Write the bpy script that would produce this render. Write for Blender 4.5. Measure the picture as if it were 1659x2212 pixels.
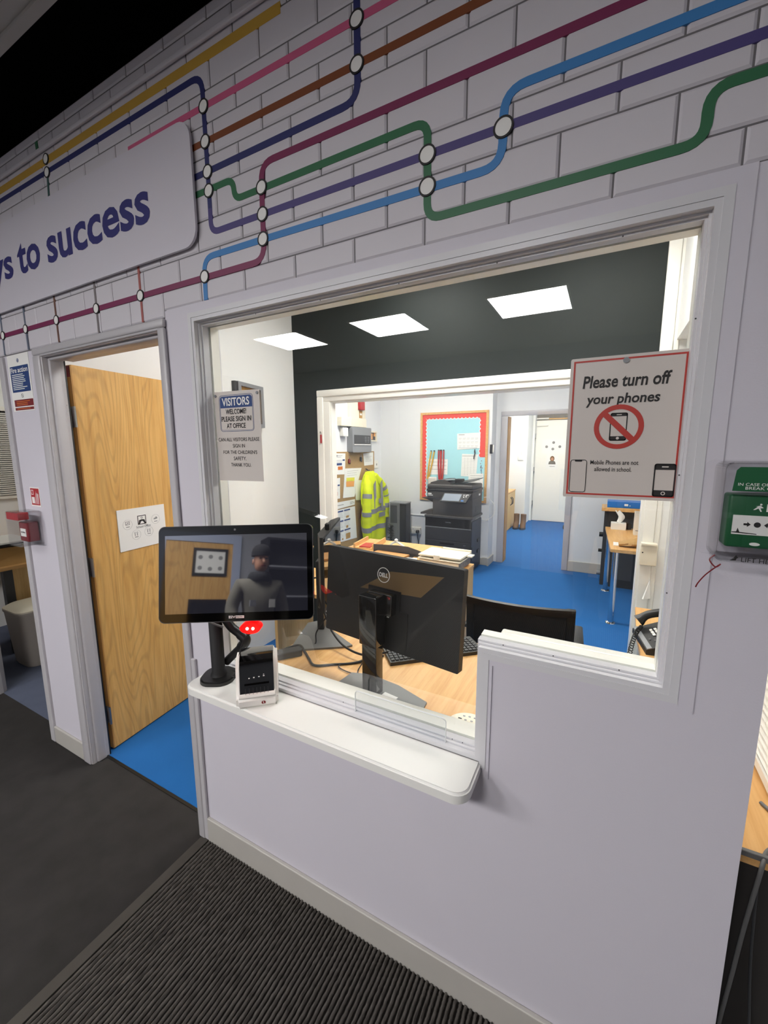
import bpy, bmesh, math, random
from mathutils import Matrix, Vector
random.seed(7)
PI = math.pi
for o in list(bpy.data.objects):
    bpy.data.objects.remove(o, do_unlink=True)
SC = bpy.context.scene
COL = SC.collection

# ------------------------------------------------------------------ camera, world, exposure
cam_d = bpy.data.cameras.new('camera'); cam = bpy.data.objects.new('camera', cam_d); COL.objects.link(cam)
cam_d.sensor_fit = 'HORIZONTAL'; cam_d.sensor_width = 36.0
cam_d.lens = 889.276 / 1659 * 36.0
cam_d.clip_start = 0.02
def cam_matrix(yaw, pitch, roll, loc):
    fw = Vector((math.sin(yaw)*math.cos(pitch), math.cos(yaw)*math.cos(pitch), math.sin(pitch)))
    r = fw.cross(Vector((0, 0, 1))).normalized(); u = r.cross(fw)
    r2 = r*math.cos(roll) + u*math.sin(roll); u2 = -r*math.sin(roll) + u*math.cos(roll)
    m = Matrix((r2, u2, -fw)).transposed().to_4x4(); m.translation = loc
    return m
cam.matrix_world = cam_matrix(-0.491189, -0.154063, -0.004502, (0, -1.0, 1.657))
SC.camera = cam
w = bpy.data.worlds.new('world'); SC.world = w; w.use_nodes = True
w.node_tree.nodes['Background'].inputs[0].default_value = (0.9, 0.95, 1.0, 1)
w.node_tree.nodes['Background'].inputs[1].default_value = 0.02
SC.view_settings.view_transform = 'Standard'; SC.view_settings.look = 'None'
SC.view_settings.exposure = 0.0; SC.view_settings.gamma = 1.0
SC.view_settings.use_curve_mapping = False
L_LOBBY = 55.0       # the LED panels of the lobby ceiling
L_OFFICE = 26.0      # the LED panels of the office
L_BACK = 46.0        # the LED panels of the back room
L_CORR = 85.0        # corridor at the far end
L_SIDE = 12.0        # side room on the left

# ------------------------------------------------------------------ materials
def lin(c):
    if isinstance(c, str):
        c = tuple(int(c[i:i+2], 16)/255 for i in (0, 2, 4))
    return tuple((x/12.92 if x <= 0.04045 else ((x+0.055)/1.055)**2.4) for x in c) + (1,)
MATS = {}
def mat(name, col, rough=0.5, metal=0.0, var=0.0, vscale=8.0, bump=0.0, bscale=200.0, emit=0.0, spec=0.5, coat=0.0, ior=None, alpha=None, stretch=None):
    if name in MATS: return MATS[name]
    m = bpy.data.materials.new(name); m.use_nodes = True; nt = m.node_tree
    p = nt.nodes['Principled BSDF']; c = lin(col)
    p.inputs['Base Color'].default_value = c; p.inputs['Roughness'].default_value = rough
    p.inputs['Metallic'].default_value = metal; p.inputs['Specular IOR Level'].default_value = spec
    p.inputs['Coat Weight'].default_value = coat
    if ior: p.inputs['IOR'].default_value = ior
    if emit: p.inputs['Emission Color'].default_value = c; p.inputs['Emission Strength'].default_value = emit
    tc = nt.nodes.new('ShaderNodeTexCoord'); mp = nt.nodes.new('ShaderNodeMapping')
    nt.links.new(tc.outputs['Object'], mp.inputs[0])
    if stretch: mp.inputs['Scale'].default_value = stretch
    if var > 0:
        n = nt.nodes.new('ShaderNodeTexNoise'); n.inputs['Scale'].default_value = vscale; n.inputs['Detail'].default_value = 4
        nt.links.new(mp.outputs[0], n.inputs['Vector'])
        r = nt.nodes.new('ShaderNodeMapRange'); r.inputs[3].default_value = 1-var; r.inputs[4].default_value = 1+var
        nt.links.new(n.outputs['Fac'], r.inputs[0])
        mx = nt.nodes.new('ShaderNodeMix'); mx.data_type = 'RGBA'; mx.blend_type = 'MULTIPLY'; mx.inputs[0].default_value = 1
        mx.inputs[6].default_value = c; nt.links.new(r.outputs[0], mx.inputs[7])
        nt.links.new(mx.outputs[2], p.inputs['Base Color'])
    if bump > 0:
        n2 = nt.nodes.new('ShaderNodeTexNoise'); n2.inputs['Scale'].default_value = bscale; n2.inputs['Detail'].default_value = 3
        nt.links.new(mp.outputs[0], n2.inputs['Vector'])
        b = nt.nodes.new('ShaderNodeBump'); b.inputs['Strength'].default_value = bump; b.inputs['Distance'].default_value = 0.002
        nt.links.new(n2.outputs['Fac'], b.inputs['Height']); nt.links.new(b.outputs[0], p.inputs['Normal'])
    MATS[name] = m
    return m
def wood(name, c1, c2, axis='Z', rough=0.45, cath=0.0, scale=1.0):
    """veneer: long streaks along an axis, optional cathedral figure"""
    m = bpy.data.materials.new(name); m.use_nodes = True; nt = m.node_tree; L = nt.links
    p = nt.nodes['Principled BSDF']; p.inputs['Roughness'].default_value = rough
    tc = nt.nodes.new('ShaderNodeTexCoord'); mp = nt.nodes.new('ShaderNodeMapping')
    sc = [14*scale, 14*scale, 14*scale]; sc['XYZ'.index(axis)] = 0.9*scale
    mp.inputs['Scale'].default_value = sc
    L.new(tc.outputs['Object'], mp.inputs[0])
    n = nt.nodes.new('ShaderNodeTexNoise'); n.inputs['Scale'].default_value = 3; n.inputs['Detail'].default_value = 6; n.inputs['Roughness'].default_value = 0.65
    L.new(mp.outputs[0], n.inputs['Vector'])
    ramp = nt.nodes.new('ShaderNodeValToRGB')
    ramp.color_ramp.elements[0].position = 0.33; ramp.color_ramp.elements[0].color = lin(c2)
    ramp.color_ramp.elements[1].position = 0.62; ramp.color_ramp.elements[1].color = lin(c1)
    L.new(n.outputs['Fac'], ramp.inputs[0])
    out = ramp.outputs[0]
    if cath > 0:
        mp2 = nt.nodes.new('ShaderNodeMapping'); s2 = [5.2, 5.2, 5.2]; s2['XYZ'.index(axis)] = 0.62
        mp2.inputs['Scale'].default_value = s2
        L.new(tc.outputs['Object'], mp2.inputs[0])
        n3 = nt.nodes.new('ShaderNodeTexNoise'); n3.inputs['Scale'].default_value = 1.0; n3.inputs['Detail'].default_value = 1.0
        L.new(mp2.outputs[0], n3.inputs['Vector'])
        mm = nt.nodes.new('ShaderNodeMath'); mm.operation = 'MULTIPLY'; mm.inputs[1].default_value = 150
        L.new(n3.outputs['Fac'], mm.inputs[0])
        sn = nt.nodes.new('ShaderNodeMath'); sn.operation = 'SINE'; L.new(mm.outputs[0], sn.inputs[0])
        rr = nt.nodes.new('ShaderNodeMapRange'); rr.inputs[1].default_value = 0.2; rr.inputs[2].default_value = 1.0
        rr.inputs[3].default_value = 1.0; rr.inputs[4].default_value = 1-cath
        L.new(sn.outputs[0], rr.inputs[0])
        mx = nt.nodes.new('ShaderNodeMix'); mx.data_type = 'RGBA'; mx.blend_type = 'MULTIPLY'; mx.inputs[0].default_value = 1
        L.new(out, mx.inputs[6]); L.new(rr.outputs[0], mx.inputs[7]); out = mx.outputs[2]
    L.new(out, p.inputs['Base Color'])
    MATS[name] = m
    return m
def glass_thin(name, tint=(1, 1, 1), ior=1.5, rough=0.0, gain=1.0):
    """thin clear sheet: transmits straight through and mirrors by Fresnel"""
    m = bpy.data.materials.new(name); m.use_nodes = True; nt = m.node_tree; L = nt.links
    nt.nodes.remove(nt.nodes['Principled BSDF']); out = nt.nodes['Material Output']
    t = nt.nodes.new('ShaderNodeBsdfTransparent'); t.inputs[0].default_value = tint + (1,)
    g = nt.nodes.new('ShaderNodeBsdfGlossy'); g.inputs['Roughness'].default_value = rough
    ge = nt.nodes.new('ShaderNodeNewGeometry'); dp = nt.nodes.new('ShaderNodeVectorMath'); dp.operation = 'DOT_PRODUCT'
    L.new(ge.outputs['Normal'], dp.inputs[0]); L.new(ge.outputs['Incoming'], dp.inputs[1])
    ab = nt.nodes.new('ShaderNodeMath'); ab.operation = 'ABSOLUTE'; L.new(dp.outputs['Value'], ab.inputs[0])
    om = nt.nodes.new('ShaderNodeMath'); om.operation = 'SUBTRACT'; om.inputs[0].default_value = 1.0; L.new(ab.outputs[0], om.inputs[1])
    pw = nt.nodes.new('ShaderNodeMath'); pw.operation = 'POWER'; pw.inputs[1].default_value = 5.0; L.new(om.outputs[0], pw.inputs[0])
    f0 = ((ior-1)/(ior+1))**2
    mm = nt.nodes.new('ShaderNodeMath'); mm.operation = 'MULTIPLY_ADD'; mm.inputs[1].default_value = (1-f0)*gain; mm.inputs[2].default_value = f0*gain; mm.use_clamp = True
    mx = nt.nodes.new('ShaderNodeMixShader')
    L.new(pw.outputs[0], mm.inputs[0]); L.new(mm.outputs[0], mx.inputs[0]); L.new(t.outputs[0], mx.inputs[1]); L.new(g.outputs[0], mx.inputs[2])
    L.new(mx.outputs[0], out.inputs[0])
    MATS[name] = m
    return m
M = {}
M['wall'] = mat('lavender_wall', 'd3cfd8', 0.55, var=0.02, vscale=3, bump=0.12, bscale=260)
M['tile'] = mat('printed_tile', 'd2ced4', 0.5, var=0.03, vscale=5, bump=0.05, bscale=200)
M['grout'] = mat('tile_joint', '6a676a', 0.7)
M['trim'] = mat('satin_grey_trim', 'bdbabd', 0.35, bump=0.04, bscale=60)
M['frame'] = mat('window_frame_paint', 'd6d5d8', 0.32)
M['base'] = mat('skirting_paint', 'b9b5ae', 0.4, var=0.05, vscale=12)
M['white_wall'] = mat('office_white_wall', 'e9e9e6', 0.6, var=0.015, vscale=2, bump=0.05)
M['cool_wall'] = mat('pale_blue_wall', 'e4e5e7', 0.6, var=0.015, vscale=2)
M['dark_wall'] = mat('dark_green_wall', '1f2523', 0.6, var=0.12, vscale=2, spec=0.25)
M['gloss_white'] = mat('gloss_white_paint', 'f0eee6', 0.3)
M['ceil'] = mat('ceiling_grey', 'b0ada8', 0.8, var=0.04)
M['ceil_white'] = mat('ceiling_white', 'efefec', 0.8)
M['black_matt'] = mat('black_void', '060606', 0.95, spec=0.05)
M['carpet_dark'] = mat('charcoal_carpet', '343231', 0.95, var=0.28, vscale=9, bump=0.5, bscale=420, spec=0.1)
M['carpet_blue'] = mat('blue_carpet', '1f5d9c', 0.95, var=0.10, vscale=5, bump=0.35, bscale=380, spec=0.1)
_p = M['carpet_blue'].node_tree.nodes['Principled BSDF']; _p.inputs['Sheen Weight'].default_value = 0.15; _p.inputs['Sheen Roughness'].default_value = 0.5; _p.inputs['Sheen Tint'].default_value = (0.45, 0.65, 0.9, 1)
M['carpet_slate'] = mat('slate_blue_carpet', '5a6072', 0.95, var=0.12, vscale=9, bump=0.4, bscale=300, spec=0.1)
M['mat_rib'] = mat('ribbed_mat', '5a5652', 0.9, var=0.5, vscale=90, bump=1.0, bscale=300, spec=0.1, stretch=(1, .35, 1))
M['mat_base'] = mat('mat_base', '161412', 0.95, spec=0.1)
M['alu'] = mat('dull_aluminium', '8f8b84', 0.45, metal=0.6)
M['steel'] = mat('brushed_steel', 'a9a7a2', 0.3, metal=1.0)
M['chrome'] = mat('chrome', 'd8d8da', 0.08, metal=1.0)
M['door_wood'] = wood('oak_veneer_door', 'dcae66', 'c9974f', 'Z', 0.5, cath=0.15)
M['door_edge'] = wood('oak_lipping', 'c08e47', 'a87634', 'Z', 0.5)
M['desk_wood'] = wood('beech_desk', 'e0b274', 'cf9a5b', 'Y', 0.42)
M['desk_edge'] = wood('beech_edge', 'd8ab70', 'c79457', 'X', 0.5)
M['oak_dim'] = wood('oak_cupboard', 'd9b77c', 'cba368', 'Z', 0.5)
M['black'] = mat('black_plastic', '151515', 0.4, var=0.1)
M['black_soft'] = mat('black_textured', '1c1c1d', 0.55, bump=0.15, bscale=700)
M['black_gloss'] = mat('black_gloss', '060606', 0.06, spec=0.6, coat=0.5)
M['grey_plastic'] = mat('grey_plastic', '8a8c8f', 0.45)
M['dark_grey'] = mat('dark_grey_plastic', '3d3e40', 0.5)
M['mid_grey'] = mat('mid_grey', '6b6b6a', 0.5)
M['white_pl'] = mat('white_plastic', 'ece9e2', 0.35)
M['cream'] = mat('cream_plastic', 'e9e1cd', 0.4)
M['paper'] = mat('paper', 'efeeea', 0.6)
M['paper_grey'] = mat('laminated_paper', 'd3cbc4', 0.35)
M['ink'] = mat('black_ink', '1d1b1b', 0.6)
M['ink_grey'] = mat('grey_ink', '8c8c8c', 0.6)
M['ink_navy'] = mat('navy_ink', '2a2a70', 0.55)
M['ink_blue'] = mat('blue_ink', '1f3f78', 0.5)
M['ink_red'] = mat('red_ink', 'b8342a', 0.5)
M['red'] = mat('signal_red', 'b3262b', 0.35)
M['dark_red'] = mat('dark_red', '7c1a22', 0.35)
M['green_sign'] = mat('emergency_green', '1d5a37', 0.35)
M['orange_ink'] = mat('orange_ink', 'd4762f', 0.5)
M['clear'] = glass_thin('clear_polycarbonate', (0.99, 0.99, 0.992), 1.5, 0.02)
M['acrylic'] = glass_thin('acrylic_sheet', (0.93, 0.94, 0.95), 1.49, 0.02)
M['acrylic_edge'] = mat('acrylic_edge', 'e6e9ea', 0.25)
M['pane'] = glass_thin('window_pane', (0.975, 0.985, 0.98), 1.52, 0.0, 1.25)
M['screen_glass'] = mat('dark_screen_glass', '08080b', 0.025, spec=1.0, ior=2.3)
M['kiosk_lcd'] = mat('lit_dark_lcd', '9a9ab4', 0.025, spec=1.0, ior=2.3, emit=0.035)
M['kiosk_lcd'].node_tree.nodes['Principled BSDF'].inputs['Base Color'].default_value = (0.003, 0.003, 0.004, 1)
M['lcd'] = mat('lcd_grey', '8f98a4', 0.2)
M['cork'] = mat('cork', 'ab8a5c', 0.9, var=0.3, vscale=60)
M['hivis'] = mat('hi_vis_yellow', 'dcea00', 0.75, var=0.08, vscale=9)
M['reflect'] = mat('reflective_grey', '8c8d8e', 0.45)
M['orange_trim'] = mat('orange_trim', 'e8a05a', 0.7)
M['rubber'] = mat('rubber_cable', '121212', 0.5)
M['blue_ink2'] = mat('bright_blue_folder', '1f6fc0', 0.4)
M['sky_paper'] = mat('sky_blue_paper', 'a9dde6', 0.8, var=0.03)
M['red_border'] = mat('coral_red_border', 'e24b43', 0.7)
M['yellow_lany'] = mat('yellow_lanyard', 'd9a92c', 0.7)
M['fabric_grey'] = mat('grey_fabric', '8c8a87', 0.9, bump=0.3, bscale=300)
M['mesh_black'] = mat('black_mesh', '0d0d0e', 0.8)
M['bin'] = mat('bin_grey', 'b6ada2', 0.5)
M['bin_lid'] = mat('bin_lid_cream', 'e4ddc9', 0.4)
M['kraft'] = mat('kraft_paper', 'b58d54', 0.8, var=0.15)
M['blind'] = mat('white_blind', 'ece9df', 0.5)
M['led_red'] = mat('red_led', 'ff0505', 0.4, emit=1.5)
M['led_hot'] = mat('led_core', 'ffc8b8', 0.4, emit=12)
M['skin'] = mat('skin', 'c08d74', 0.6)
M['jacket_cloth'] = mat('grey_green_jacket', '6d6a60', 0.85, bump=0.2)
M['trousers'] = mat('dark_trousers', '23252b', 0.9)
M['beanie'] = mat('black_beanie', '17171a', 0.95, bump=0.4)
M['scarf'] = mat('dark_scarf', '1e2024', 0.9)

# ------------------------------------------------------------------ geometry helpers
class G:
    def __init__(s): s.v = []; s.f = []
    def add(s, vs, fs):
        b = len(s.v); s.v += [tuple(v) for v in vs]; s.f += [tuple(b+i for i in f) for f in fs]; return s
    def box(s, a, b):
        x0, y0, z0 = a; x1, y1, z1 = b
        return s.add([(x0,y0,z0),(x1,y0,z0),(x1,y1,z0),(x0,y1,z0),(x0,y0,z1),(x1,y0,z1),(x1,y1,z1),(x0,y1,z1)],
                     [(0,3,2,1),(4,5,6,7),(0,1,5,4),(1,2,6,5),(2,3,7,6),(3,0,4,7)])
    def rbox(s, a, b, r=0.01, seg=3):
        bm = bmesh.new(); c = [(a[i]+b[i])/2 for i in range(3)]; d = [b[i]-a[i] for i in range(3)]
        bmesh.ops.create_cube(bm, size=1, matrix=Matrix.Translation(c) @ Matrix.Diagonal((d[0], d[1], d[2], 1)))
        bmesh.ops.bevel(bm, geom=bm.edges[:] + bm.verts[:], offset=min(r, min(d)*0.49), segments=seg, affect='EDGES', profile=0.5)
        return s.bm(bm)
    def bm(s, bm):
        bm.verts.index_update()
        s.add([v.co[:] for v in bm.verts], [[v.index for v in f.verts] for f in bm.faces]); bm.free(); return s
    def prism(s, poly, w0, w1, mp):
        n = len(poly)
        return s.add([mp(u, v, w0) for u, v in poly] + [mp(u, v, w1) for u, v in poly],
                     [tuple(range(n-1, -1, -1)), tuple(range(n, 2*n))] + [(i, (i+1) % n, n+(i+1) % n, n+i) for i in range(n)])
    def strip(s, outer, inner, w0, w1, mp):
        n = len(outer)
        for i in range(n):
            j = (i+1) % n
            s.prism([outer[i], outer[j], inner[j], inner[i]], w0, w1, mp)
        return s
    def tube(s, pts, r, n=8, closed=False):
        pts = [Vector(p) for p in pts]; N = len(pts)
        rs = r if isinstance(r, (list, tuple)) else [r]*N
        up = None; b = len(s.v)
        for i, p in enumerate(pts):
            d = (pts[min(i+1, N-1)] - pts[max(i-1, 0)]).normalized()
            if up is None:
                up = d.orthogonal().normalized()
            up = (up - d*up.dot(d)).normalized(); sd = d.cross(up)
            for k in range(n):
                a = 2*PI*k/n; q = p + (up*math.cos(a) + sd*math.sin(a))*rs[i]; s.v.append(tuple(q))
        for i in range(N-1):
            for k in range(n):
                s.f.append((b+i*n+k, b+i*n+(k+1) % n, b+(i+1)*n+(k+1) % n, b+(i+1)*n+k))
        s.f.append(tuple(b+k for k in range(n-1, -1, -1))); s.f.append(tuple(b+(N-1)*n+k for k in range(n)))
        return s
    def lathe(s, prof, c=(0, 0, 0), n=24, mp=None):
        b = len(s.v); mp = mp or (lambda x, y, z: (x, y, z))
        for r, z in prof:
            for k in range(n):
                a = 2*PI*k/n; s.v.append(tuple(mp(c[0]+r*math.cos(a), c[1]+r*math.sin(a), c[2]+z)))
        for i in range(len(prof)-1):
            for k in range(n):
                s.f.append((b+i*n+k, b+i*n+(k+1) % n, b+(i+1)*n+(k+1) % n, b+(i+1)*n+k))
        s.f.append(tuple(b+k for k in range(n-1, -1, -1))); m_ = len(prof)-1
        s.f.append(tuple(b+m_*n+k for k in range(n)))
        return s
    def loft(s, rings, cap=True):
        b = len(s.v); n = len(rings[0])
        for r in rings: s.v += [tuple(p) for p in r]
        for i in range(len(rings)-1):
            for k in range(n):
                s.f.append((b+i*n+k, b+i*n+(k+1) % n, b+(i+1)*n+(k+1) % n, b+(i+1)*n+k))
        if cap:
            s.f.append(tuple(b+k for k in range(n-1, -1, -1))); s.f.append(tuple(b+(len(rings)-1)*n+k for k in range(n)))
        return s
    def xf(s, m):
        s.v = [tuple(m @ Vector(v)) for v in s.v]; return s
def mesh_of(name, g, m, smooth=None):
    me = bpy.data.meshes.new(name); me.from_pydata(g.v, [], g.f)
    bm = bmesh.new(); bm.from_mesh(me); bmesh.ops.recalc_face_normals(bm, faces=bm.faces); bm.to_mesh(me); bm.free()
    if smooth:
        me.polygons.foreach_set('use_smooth', [True]*len(me.polygons)); me.set_sharp_from_angle(angle=math.radians(smooth))
    me.materials.append(m if not isinstance(m, str) else M[m]); me.update()
    return me
def link(o, parent=None):
    COL.objects.link(o)
    if parent: o.parent = parent
    return o
def tag(o, label=None, cat=None, group=None, kind=None):
    if label: o['label'] = label
    if cat: o['category'] = cat
    if group: o['group'] = group
    if kind: o['kind'] = kind
    return o
ROOTM = {}
def root(name, label, cat, loc=(0, 0, 0), rot=None, group=None, kind=None):
    """an empty at the thing's base; rot is a 3x3/4x4 matrix or a z angle; children are in local coordinates"""
    e = bpy.data.objects.new(name, None); e.empty_display_size = 0.05; COL.objects.link(e)
    m = Matrix.Identity(4)
    if rot is not None:
        m = Matrix.Rotation(rot, 4, 'Z') if isinstance(rot, (int, float)) else rot.to_4x4()
    m.translation = loc; e.matrix_world = m; ROOTM[e.name] = m.copy()
    return tag(e, label, cat, group, kind)
def part(name, g, m, parent=None, smooth=None, label=None, kind=None, world=False, under=None):
    """a mesh; with world=True the vertices are world coordinates and are taken into the parent's space"""
    if world and parent is not None and parent.name in ROOTM:
        g.xf(ROOTM[parent.name].inverted())
    o = bpy.data.objects.new(name, mesh_of(name, g, m, smooth)); link(o, under or parent)
    if label: o['label'] = label
    if kind: o['kind'] = kind
    return o
def single(name, g, m, label, cat, smooth=None, group=None, kind=None):
    return tag(part(name, g, m, None, smooth), label, cat, group, kind)
def struct(name, g, m, label, cat, smooth=None):
    return single(name, g, m, label, cat, smooth, None, 'structure')
# planes: (u, v, w) with w out of the surface
def front(y): return lambda u, v, w: (u, y-w, v)            # faces -Y (towards the camera)
def east(x): return lambda u, v, w: (x+w, u, v)             # faces +X, u runs along Y
def west(x): return lambda u, v, w: (x-w, u, v)
def flat(z): return lambda u, v, w: (u, v, z+w)             # faces up
def rrect(u0, v0, u1, v1, r=0.01, n=4):
    r = min(r, (u1-u0)/2, (v1-v0)/2); P = []
    for cx, cy, a0 in ((u1-r, v0+r, -PI/2), (u1-r, v1-r, 0), (u0+r, v1-r, PI/2), (u0+r, v0+r, PI)):
        for i in range(n+1):
            a = a0 + PI/2*i/n; P.append((cx+r*math.cos(a), cy+r*math.sin(a)))
    return P
def rect(u0, v0, u1, v1): return [(u0, v0), (u1, v0), (u1, v1), (u0, v1)]
def circ(u, v, r, n=20, ry=None): return [(u+r*math.cos(2*PI*k/n), v+(ry or r)*math.sin(2*PI*k/n)) for k in range(n)]
def inset(poly, d):
    """inward offset of a counter-clockwise polygon"""
    n = len(poly); out = []
    for i in range(n):
        p0, p1, p2 = Vector(poly[i-1]), Vector(poly[i]), Vector(poly[(i+1) % n])
        a = (p1-p0).normalized(); b = (p2-p1).normalized()
        na = Vector((-a.y, a.x)); nb = Vector((-b.y, b.x))
        k = 1 + na.dot(nb); o = (na+nb)*(d/max(k, 0.2)); out.append((p1.x+o.x, p1.y+o.y))
    return out
def ribbon(pts, wd, r):
    """polygon of a flat band along a polyline with rounded corners"""
    P = [Vector(p) for p in pts]; path = [P[0]]
    for i in range(1, len(P)-1):
        a = (P[i-1]-P[i]); b = (P[i+1]-P[i]); d = min(r, a.length*0.49, b.length*0.49)
        q0 = P[i]+a.normalized()*d; q1 = P[i]+b.normalized()*d
        for k in range(7):
            t = k/6; path.append(q0*(1-t)**2 + P[i]*2*t*(1-t) + q1*t*t)
    path.append(P[-1]); Lf, Rt = [], []
    for i, p in enumerate(path):
        d = (path[min(i+1, len(path)-1)]-path[max(i-1, 0)]).normalized(); nn = Vector((-d.y, d.x))*wd/2
        Lf.append(p+nn); Rt.append(p-nn)
    return Lf, Rt
def add_ribbon(g, pts, wd, r, w0, w1, mp):
    A, B = ribbon(pts, wd, r)
    n = len(A)
    vs = [mp(p.x, p.y, w1) for p in A] + [mp(p.x, p.y, w1) for p in B] + [mp(p.x, p.y, w0) for p in A] + [mp(p.x, p.y, w0) for p in B]
    fs = []
    for i in range(n-1):
        fs += [(i, i+1, n+i+1, n+i), (2*n+i, 3*n+i, 3*n+i+1, 2*n+i+1), (i, 2*n+i, 2*n+i+1, i+1), (n+i, n+i+1, 3*n+i+1, 3*n+i)]
    fs += [(0, n, 3*n, 2*n), (n-1, 3*n-1, 4*n-1, 2*n-1)]
    return g.add(vs, fs)
def ring(u, v, r0, r1, n=28):
    return [(u+r1*math.cos(2*PI*k/n), v+r1*math.sin(2*PI*k/n)) for k in range(n)], [(u+r0*math.cos(2*PI*k/n), v+r0*math.sin(2*PI*k/n)) for k in range(n)]
_tc = {}
def text_geo(body, bold=0.0, shear=0.0):
    key = (body, bold, shear)
    if key in _tc: return _tc[key]
    cu = bpy.data.curves.new('t', 'FONT'); cu.body = body; cu.size = 1; cu.offset = bold; cu.shear = shear; cu.resolution_u = 3
    o = bpy.data.objects.new('t', cu); COL.objects.link(o)
    dg = bpy.context.evaluated_depsgraph_get(); dg.update(); me = o.evaluated_get(dg).to_mesh()
    vs = [(v.co.x, v.co.y) for v in me.vertices]; fs = [tuple(p.vertices) for p in me.polygons]
    o.evaluated_get(dg).to_mesh_clear(); bpy.data.objects.remove(o); bpy.data.curves.remove(cu)
    _tc[key] = (vs, fs); return _tc[key]
def text(g, body, u0, v0, u1, v1, mp, w=0.0008, bold=0.0, shear=0.0, keep=False, frm=None):
    """lettering fitted to the box u0..u1, v0..v1 (keep: cap height from v0..v1, centred, natural width squeezed to u0..u1)"""
    vs, fs = text_geo(body, bold, shear)
    if not vs: return g
    a0 = min(v[0] for v in vs); a1 = max(v[0] for v in vs); b0 = min(v[1] for v in vs); b1 = max(v[1] for v in vs)
    su = (u1-u0)/(a1-a0)
    if keep:
        sv = (v1-v0)/0.73; su = min(su, sv); uc = (u0+u1)/2
        return g.add([mp(uc+(x-(a0+a1)/2)*su, v0+y*sv, w) for x, y in vs], fs)
    sv = (v1-v0)/(b1-b0)
    return g.add([mp(u0+(x-a0)*su, v0+(y-b0)*sv, w) for x, y in vs], fs)
def lines(g, u0, u1, vtop, n, dv, h, mp, w=0.0006, rag=0.25, seed=1):
    rr = random.Random(seed)
    for i in range(n):
        v = vtop-i*dv
        g.prism(rect(u0, v-h, u1-(u1-u0)*rag*rr.random(), v), w*0.5, w, mp)
    return g
def bez(pts, n=10):
    """smooth curve through points (Catmull-Rom)"""
    P = [Vector(p) for p in pts]; P = [P[0]*2-P[1]] + P + [P[-1]*2-P[-2]]; out = []
    for i in range(1, len(P)-2):
        for k in range(n):
            t = k/n; a, b, c, d = P[i-1], P[i], P[i+1], P[i+2]
            out.append(0.5*((2*b)+(c-a)*t+(2*a-5*b+4*c-d)*t*t+(3*b-a-3*c+d)*t**3))
    out.append(P[-2]); return out

# ================================================================== THE SETTING
H = 2.93
ZT = 2.095                                     # window head
# ---- partition wall with its openings
g = G()
for a, b in (((-2.70, 0, 0), (-2.335, 0.10, 2.10)), ((-3.9, 0, 2.10), (0.305, 0.10, H)), ((-1.41, 0, 0), (-1.27, 0.10, 2.10)),
             ((-1.27, 0, 0), (-0.245, 0.10, 0.785)), ((-0.245, 0, 0), (0.153, 0.10, 1.135)), ((0.153, 0, 0), (0.305, 0.10, 2.10))):
    g.box(a, b)
wall = struct('wall_front', g, 'wall', 'pale lavender partition wall between lobby and office, tiled above the window', 'wall')
F0 = front(0.0)
# printed-tile cladding above window and door: each tile a bevelled piece
def tile_mesh(wd, ht, nm):
    c = 0.0045; d = 0.003; g = G()
    vs = [(-wd/2, 0, 0), (wd/2, 0, 0), (wd/2, 0, ht), (-wd/2, 0, ht), (-wd/2+c, -d, c), (wd/2-c, -d, c), (wd/2-c, -d, ht-c), (-wd/2+c, -d, ht-c)]
    g.add(vs, [(4, 5, 6, 7), (0, 1, 5, 4), (1, 2, 6, 5), (2, 3, 7, 6), (3, 0, 4, 7)])
    return mesh_of(nm, g, 'tile')
PW, PH = 0.198, 0.0868
grout = G().box((-3.1, -0.0006, 2.113), (-1.41, 0.0, H)).box((-1.41, -0.0006, 2.138), (0.305, 0.0, H))
part('tile_joint_bed', grout, 'grout', wall)
tm = {}
def put_tile(x0, x1, z0, z1):
    wd, ht = x1-x0-0.0035, z1-z0-0.0035
    if wd < 0.015 or ht < 0.01: return
    k = (round(wd, 3), round(ht, 3))
    if k not in tm: tm[k] = tile_mesh(wd, ht, 'tile')
    o = bpy.data.objects.new('tile', tm[k]); link(o, wall); o.location = ((x0+x1)/2, -0.0006, z0+0.00175)
for r in range(-1, 9):
    z0 = 2.2 + PH*r; z1 = z0+PH
    if z0 > H: break
    off = 0.073 if r % 2 == 0 else 0.174
    k = -2
    while True:
        x1 = off - PW*k + 0.0; x0 = x1-PW; k += 1
        if x1 < -3.0: break
        if x0 > 0.305: continue
        xa, xb = max(x0, -3.1), min(x1, 0.305); za, zb = z0, min(z1, H)
        if r == -1:
            if xb <= -1.40: put_tile(xa, xb, 2.116, zb)
            elif xa >= -1.41: put_tile(xa, xb, 2.138, zb)
            else: put_tile(xa, -1.411, 2.116, zb); put_tile(-1.411, xb, 2.138, zb)
        else: put_tile(xa, xb, za, zb)
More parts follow.
